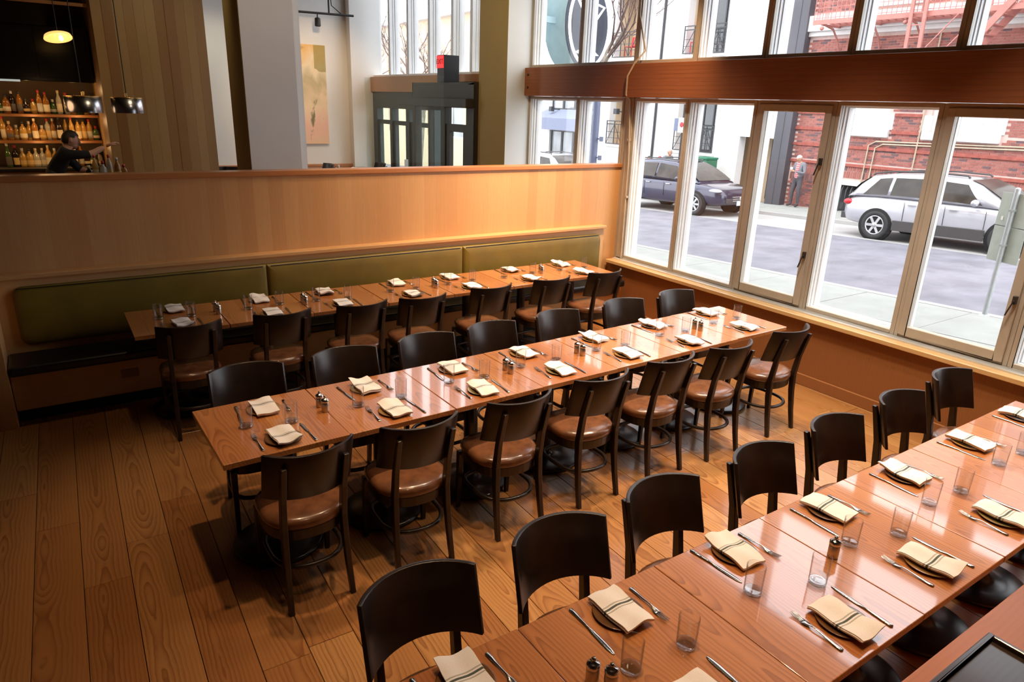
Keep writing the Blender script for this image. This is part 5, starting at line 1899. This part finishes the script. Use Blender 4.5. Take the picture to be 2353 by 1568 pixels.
suv_ = make_car('suv_car', 'dark blue sport utility car parked before the white building', paintm('dark_blue_paint', (0.026, 0.028, 0.060)), 4.8, 1.86, SUV_LOW, SUV_GRN, 0.98, 3.80, 0.365, False, 7, (0.16, 0.6), (3.78, 2.82), SUV_WIN)
car_at(suv_, 16.62, 17.45, 0.98, 0.93)
suv_.scale = (1.0, 1.0, 0.945)
wc = make_car('estate_car', 'white car parked further down the street behind the lamp post', paintm('white_paint', (0.710, 0.710, 0.738)), 4.8, 1.83, WAG_LOW, WAG_GRN, 0.98, 3.80, 0.345, False, 7, (0.13, 0.55), (3.70, 2.80), WAG_WIN)
car_at(wc, 16.70, 24.3, 0.98, 0.915)

# ---- street furniture
bn = empty('recycling_bin', (20.55, 17.75, gfar(17.75)), 0, 'tall dark green bin with a round white mark by the white wall', 'bin')
MB().box(-0.3, 0.3, -0.31, 0.31, 0.0, 1.42).build('body', M_green, bn, 0.02)
MB().box(-0.32, 0.32, -0.33, 0.33, 1.42, 1.50).build('lid', M_green, bn, 0.02)
MB().lathe([(0.0001, 0), (0.13, 0), (0.13, 0.006), (0.0001, 0.006)], 24).xform(Matrix.Translation((-0.301, -0.14, 1.22)) @ Matrix.Rotation(-PI / 2, 4, 'Y')).build('round_mark', M_white, bn)
MB().lathe([(0.07, 0), (0.11, 0), (0.11, 0.004), (0.07, 0.004)], 24).xform(Matrix.Translation((-0.3085, -0.14, 1.22)) @ Matrix.Rotation(-PI / 2, 4, 'Y')).build('mark_ring', plain('mark_blue', (0.05, 0.2, 0.4), 0.5), bn)

sp = empty('street_sign', (10.45, 3.84, gz(3.84) + 0.054), 0, 'back of two grey-green street signs on a galvanised pole outside', 'sign')
MB().lathe([(0.0001, 0), (0.17, 0), (0.165, 0.02), (0.06, 0.05), (0.04, 0.07), (0.0001, 0.07)], 24).build('pole_base', M_galv, sp)
MB().tube([(0, 0, 0.03), (0, 0, 1.74)], 0.033, 12).build('pole', M_galv, sp)
MB().ball((0, 0, 1.745), 0.034, 0.034, 0.025, 12, 6).build('pole_cap', M_galv, sp)
rot = Matrix.Rotation(math.radians(-20), 4, 'Z')
for (za, zb, nm) in ((1.26, 1.69, 'sign_plate'), (0.79, 1.25, 'sign_plate')):
    pl = MB().box(0.036, 0.042, -0.23, 0.23, za, zb)
    pl.xform(rot)
    pl.build(nm, M_signback, sp, 0.002)
    MB().box(-0.036, 0.04, -0.04, 0.04, (za + zb) / 2 - 0.015, (za + zb) / 2 + 0.015).build('clamp', M_galv, sp, 0.004)
MB().box(0.030, 0.036, 0.13, 0.16, 1.33, 1.38).xform(rot).build('sticker', M_white, sp)
o = tag(MB().box(-0.25, 0.25, -0.15, 0.15, 0.0, 0.008).build('kerb_plate', M_yellow, None, 0.002, (10.3, 3.62, gz(3.62) + 0.056)), 'yellow plate set on the pavement beside the sign pole', 'plate')

ps = empty('parking_sign', (19.1, 17.72, gfar(17.72)), 0, 'white parking sign with red mark on a dark pole behind the dark car', 'sign')
MB().tube([(0, 0, 0), (0, 0, 3.3)], 0.03, 8).build('pole', M_rail, ps)
MB().box(-0.05, -0.035, -0.1, 0.17, 2.35, 2.85).build('sign_plate', M_white, ps, 0.003)
MB().lathe([(0.06, 0), (0.09, 0), (0.09, 0.004), (0.06, 0.004)], 20).xform(Matrix.Translation((-0.0505, 0.0, 2.62)) @ Matrix.Rotation(-PI / 2, 4, 'Y')).build('red_ring', M_redp, ps)
MB().box(-0.033, -0.02, 0.19, 0.38, 2.4, 2.83).build('blue_plate', M_post, ps, 0.003)

lp = empty('lamp_post', (10.35, 12.15, gz(12.15)), 0, 'dark blue street lamp post with two small bracketed boxes outside', 'post')
MB().lathe([(0.13, 0), (0.12, 0.3), (0.085, 0.5), (0.075, 5.5)], 16).build('post', M_post, lp)
for zz, xx in ((2.30, -0.17), (1.90, -0.16)):
    a = MB()
    a.bar((0, 0, zz), (0.05, xx, zz), 0.025)
    a.box(0.0, 0.06, xx - 0.05, xx + 0.01, zz - 0.05, zz + 0.05)
    a.build('bracket_box', M_post, lp)

# round illuminated blade sign over the pavement
M_signface = plain('sign_dark_face', (0.035, 0.04, 0.055), 0.7, noise=0.1, spec=0.15)
M_signteal = plain('sign_teal_side', (0.312, 0.469, 0.511), 0.5, noise=0.08)
M_neon = plain('neon_white', (1, 1, 1), 0.4, emit=(0.95, 0.97, 1.0), es=3.0)
sg = empty('round_sign', (7.0, 8.54, 3.55), math.radians(20), 'round blade sign with white neon ring and crossing triangle strokes', 'sign')
RX = Matrix.Rotation(PI / 2, 4, 'X')
MB().lathe([(0.64, -0.34), (0.64, -0.01), (0.62, 0.0)], 48).xform(RX).build('casing', M_signteal, sg, fix=True)
MB().lathe([(0.0001, 0.002), (0.63, 0.002), (0.63, 0.006)], 48).xform(RX).build('face', M_signface, sg)
MB().lathe([(0.0001, -0.342), (0.63, -0.342), (0.63, -0.346)], 48).xform(RX).build('rear_face', M_signface, sg)
MB().tube([(0.565 * math.cos(2 * PI * k / 48), -0.035, 0.565 * math.sin(2 * PI * k / 48)) for k in range(48)], 0.02, 8, closed=True).build('neon_ring', M_neon, sg)
for pts in ([(-0.14, 0.30), (-0.37, 0.30), (-0.16, 0.13)], [(-0.03, 0.31), (0.39, 0.27), (0.09, 0.02)], [(0.06, 0.19), (0.13, 0.16), (0.12, 0.08), (0.05, 0.03)],
            [(-0.19, -0.35), (-0.35, -0.39), (-0.20, -0.40)], [(-0.02, -0.29), (0.27, -0.40), (-0.02, -0.385)], [(0.0, 0.0), (0.0, -0.3), (-0.01, -0.55)]):
    MB().tube([(x, -0.035, zz) for x, zz in pts], 0.018, 8).build('neon_stroke', M_neon, sg)
MB().bar((-0.6, 0.17, 0), (-1.02, 0.3, 0), 0.08).build('arm', M_signteal, sg)


# ---- bare street trees
def tree(name, loc, h0, r0, lean, seed, label, n0=5, spread=0.9, twigs=True):
    rg = random.Random(seed)
    t = empty(name, loc, 0, label, 'tree')
    MB().tube([(0, 0, -0.1), (0.02, 0.02, h0 * 0.5), (lean[0], lean[1], h0)], [r0 * 1.25, r0, r0 * 0.85], 12).build('trunk', M_bark, t)
    tw = MB()

    def grow(p, d, L, r, lev, mb):
        pts, rr = [p], [r]
        q, dd = Vector(p), Vector(d)
        for k in range(3):
            dd = (dd + Vector((rg.uniform(-.22, .22), rg.uniform(-.22, .22), rg.uniform(-.08, .2)))).normalized()
            q = q + dd * L / 3
            pts.append(tuple(q))
            rr.append(r * (1 - 0.2 * (k + 1)))
        mb.tube(pts, rr, 6 if lev else 8)
        if lev < 3:
            for k in range(3 if lev else 4):
                f = rg.uniform(0.35, 1.0)
                base = Vector(pts[1]).lerp(Vector(pts[3]), f)
                d2 = (dd + Vector((rg.uniform(-1, 1), rg.uniform(-1, 1), rg.uniform(-.2, .8))) * spread).normalized()
                grow(tuple(base), d2, L * rg.uniform(0.5, 0.75), r * 0.42, lev + 1, tw)
    for k in range(n0):
        a = 2 * PI * k / n0 + rg.uniform(-.3, .3)
        lb = MB()
        grow((lean[0], lean[1], h0 - 0.15), Vector((math.cos(a) * 0.55, math.sin(a) * 0.55, 1)).normalized(), rg.uniform(1.4, 2.1), r0 * 0.5, 0, lb)
        lb.build('limb', M_bark, t)
    o = tw.build('twigs', M_twig, t)
    o['kind'] = 'stuff'
    return t


tr1 = tree('street_tree', (9.6, 11.62, gz(11.6)), 3.3, 0.105, (0.02, 0.1), 4, 'bare street tree with lights wound on its pale trunk, beside the lamp post')
lt = MB()
lt.tube([(0.125 * math.cos(k * 0.8), 0.125 * math.sin(k * 0.8), 0.2 + k * 0.035) for k in range(80)], 0.006, 5)
for k in range(0, 80, 4):
    lt.ball((0.13 * math.cos(k * 0.8), 0.13 * math.sin(k * 0.8), 0.2 + k * 0.035), 0.016, None, None, 6, 4)
lt.build('light_string', M_lights, tr1)
tree('street_tree', (9.7, 19.6, gz(19.6)), 2.9, 0.13, (0.1, -0.1), 9, 'bare street tree seen through the entrance windows', 5, 1.0)
tree('street_tree', (9.8, 25.5, gz(25.5)), 2.9, 0.12, (-0.1, 0.1), 21, 'furthest bare street tree down the near pavement', 5, 1.0)
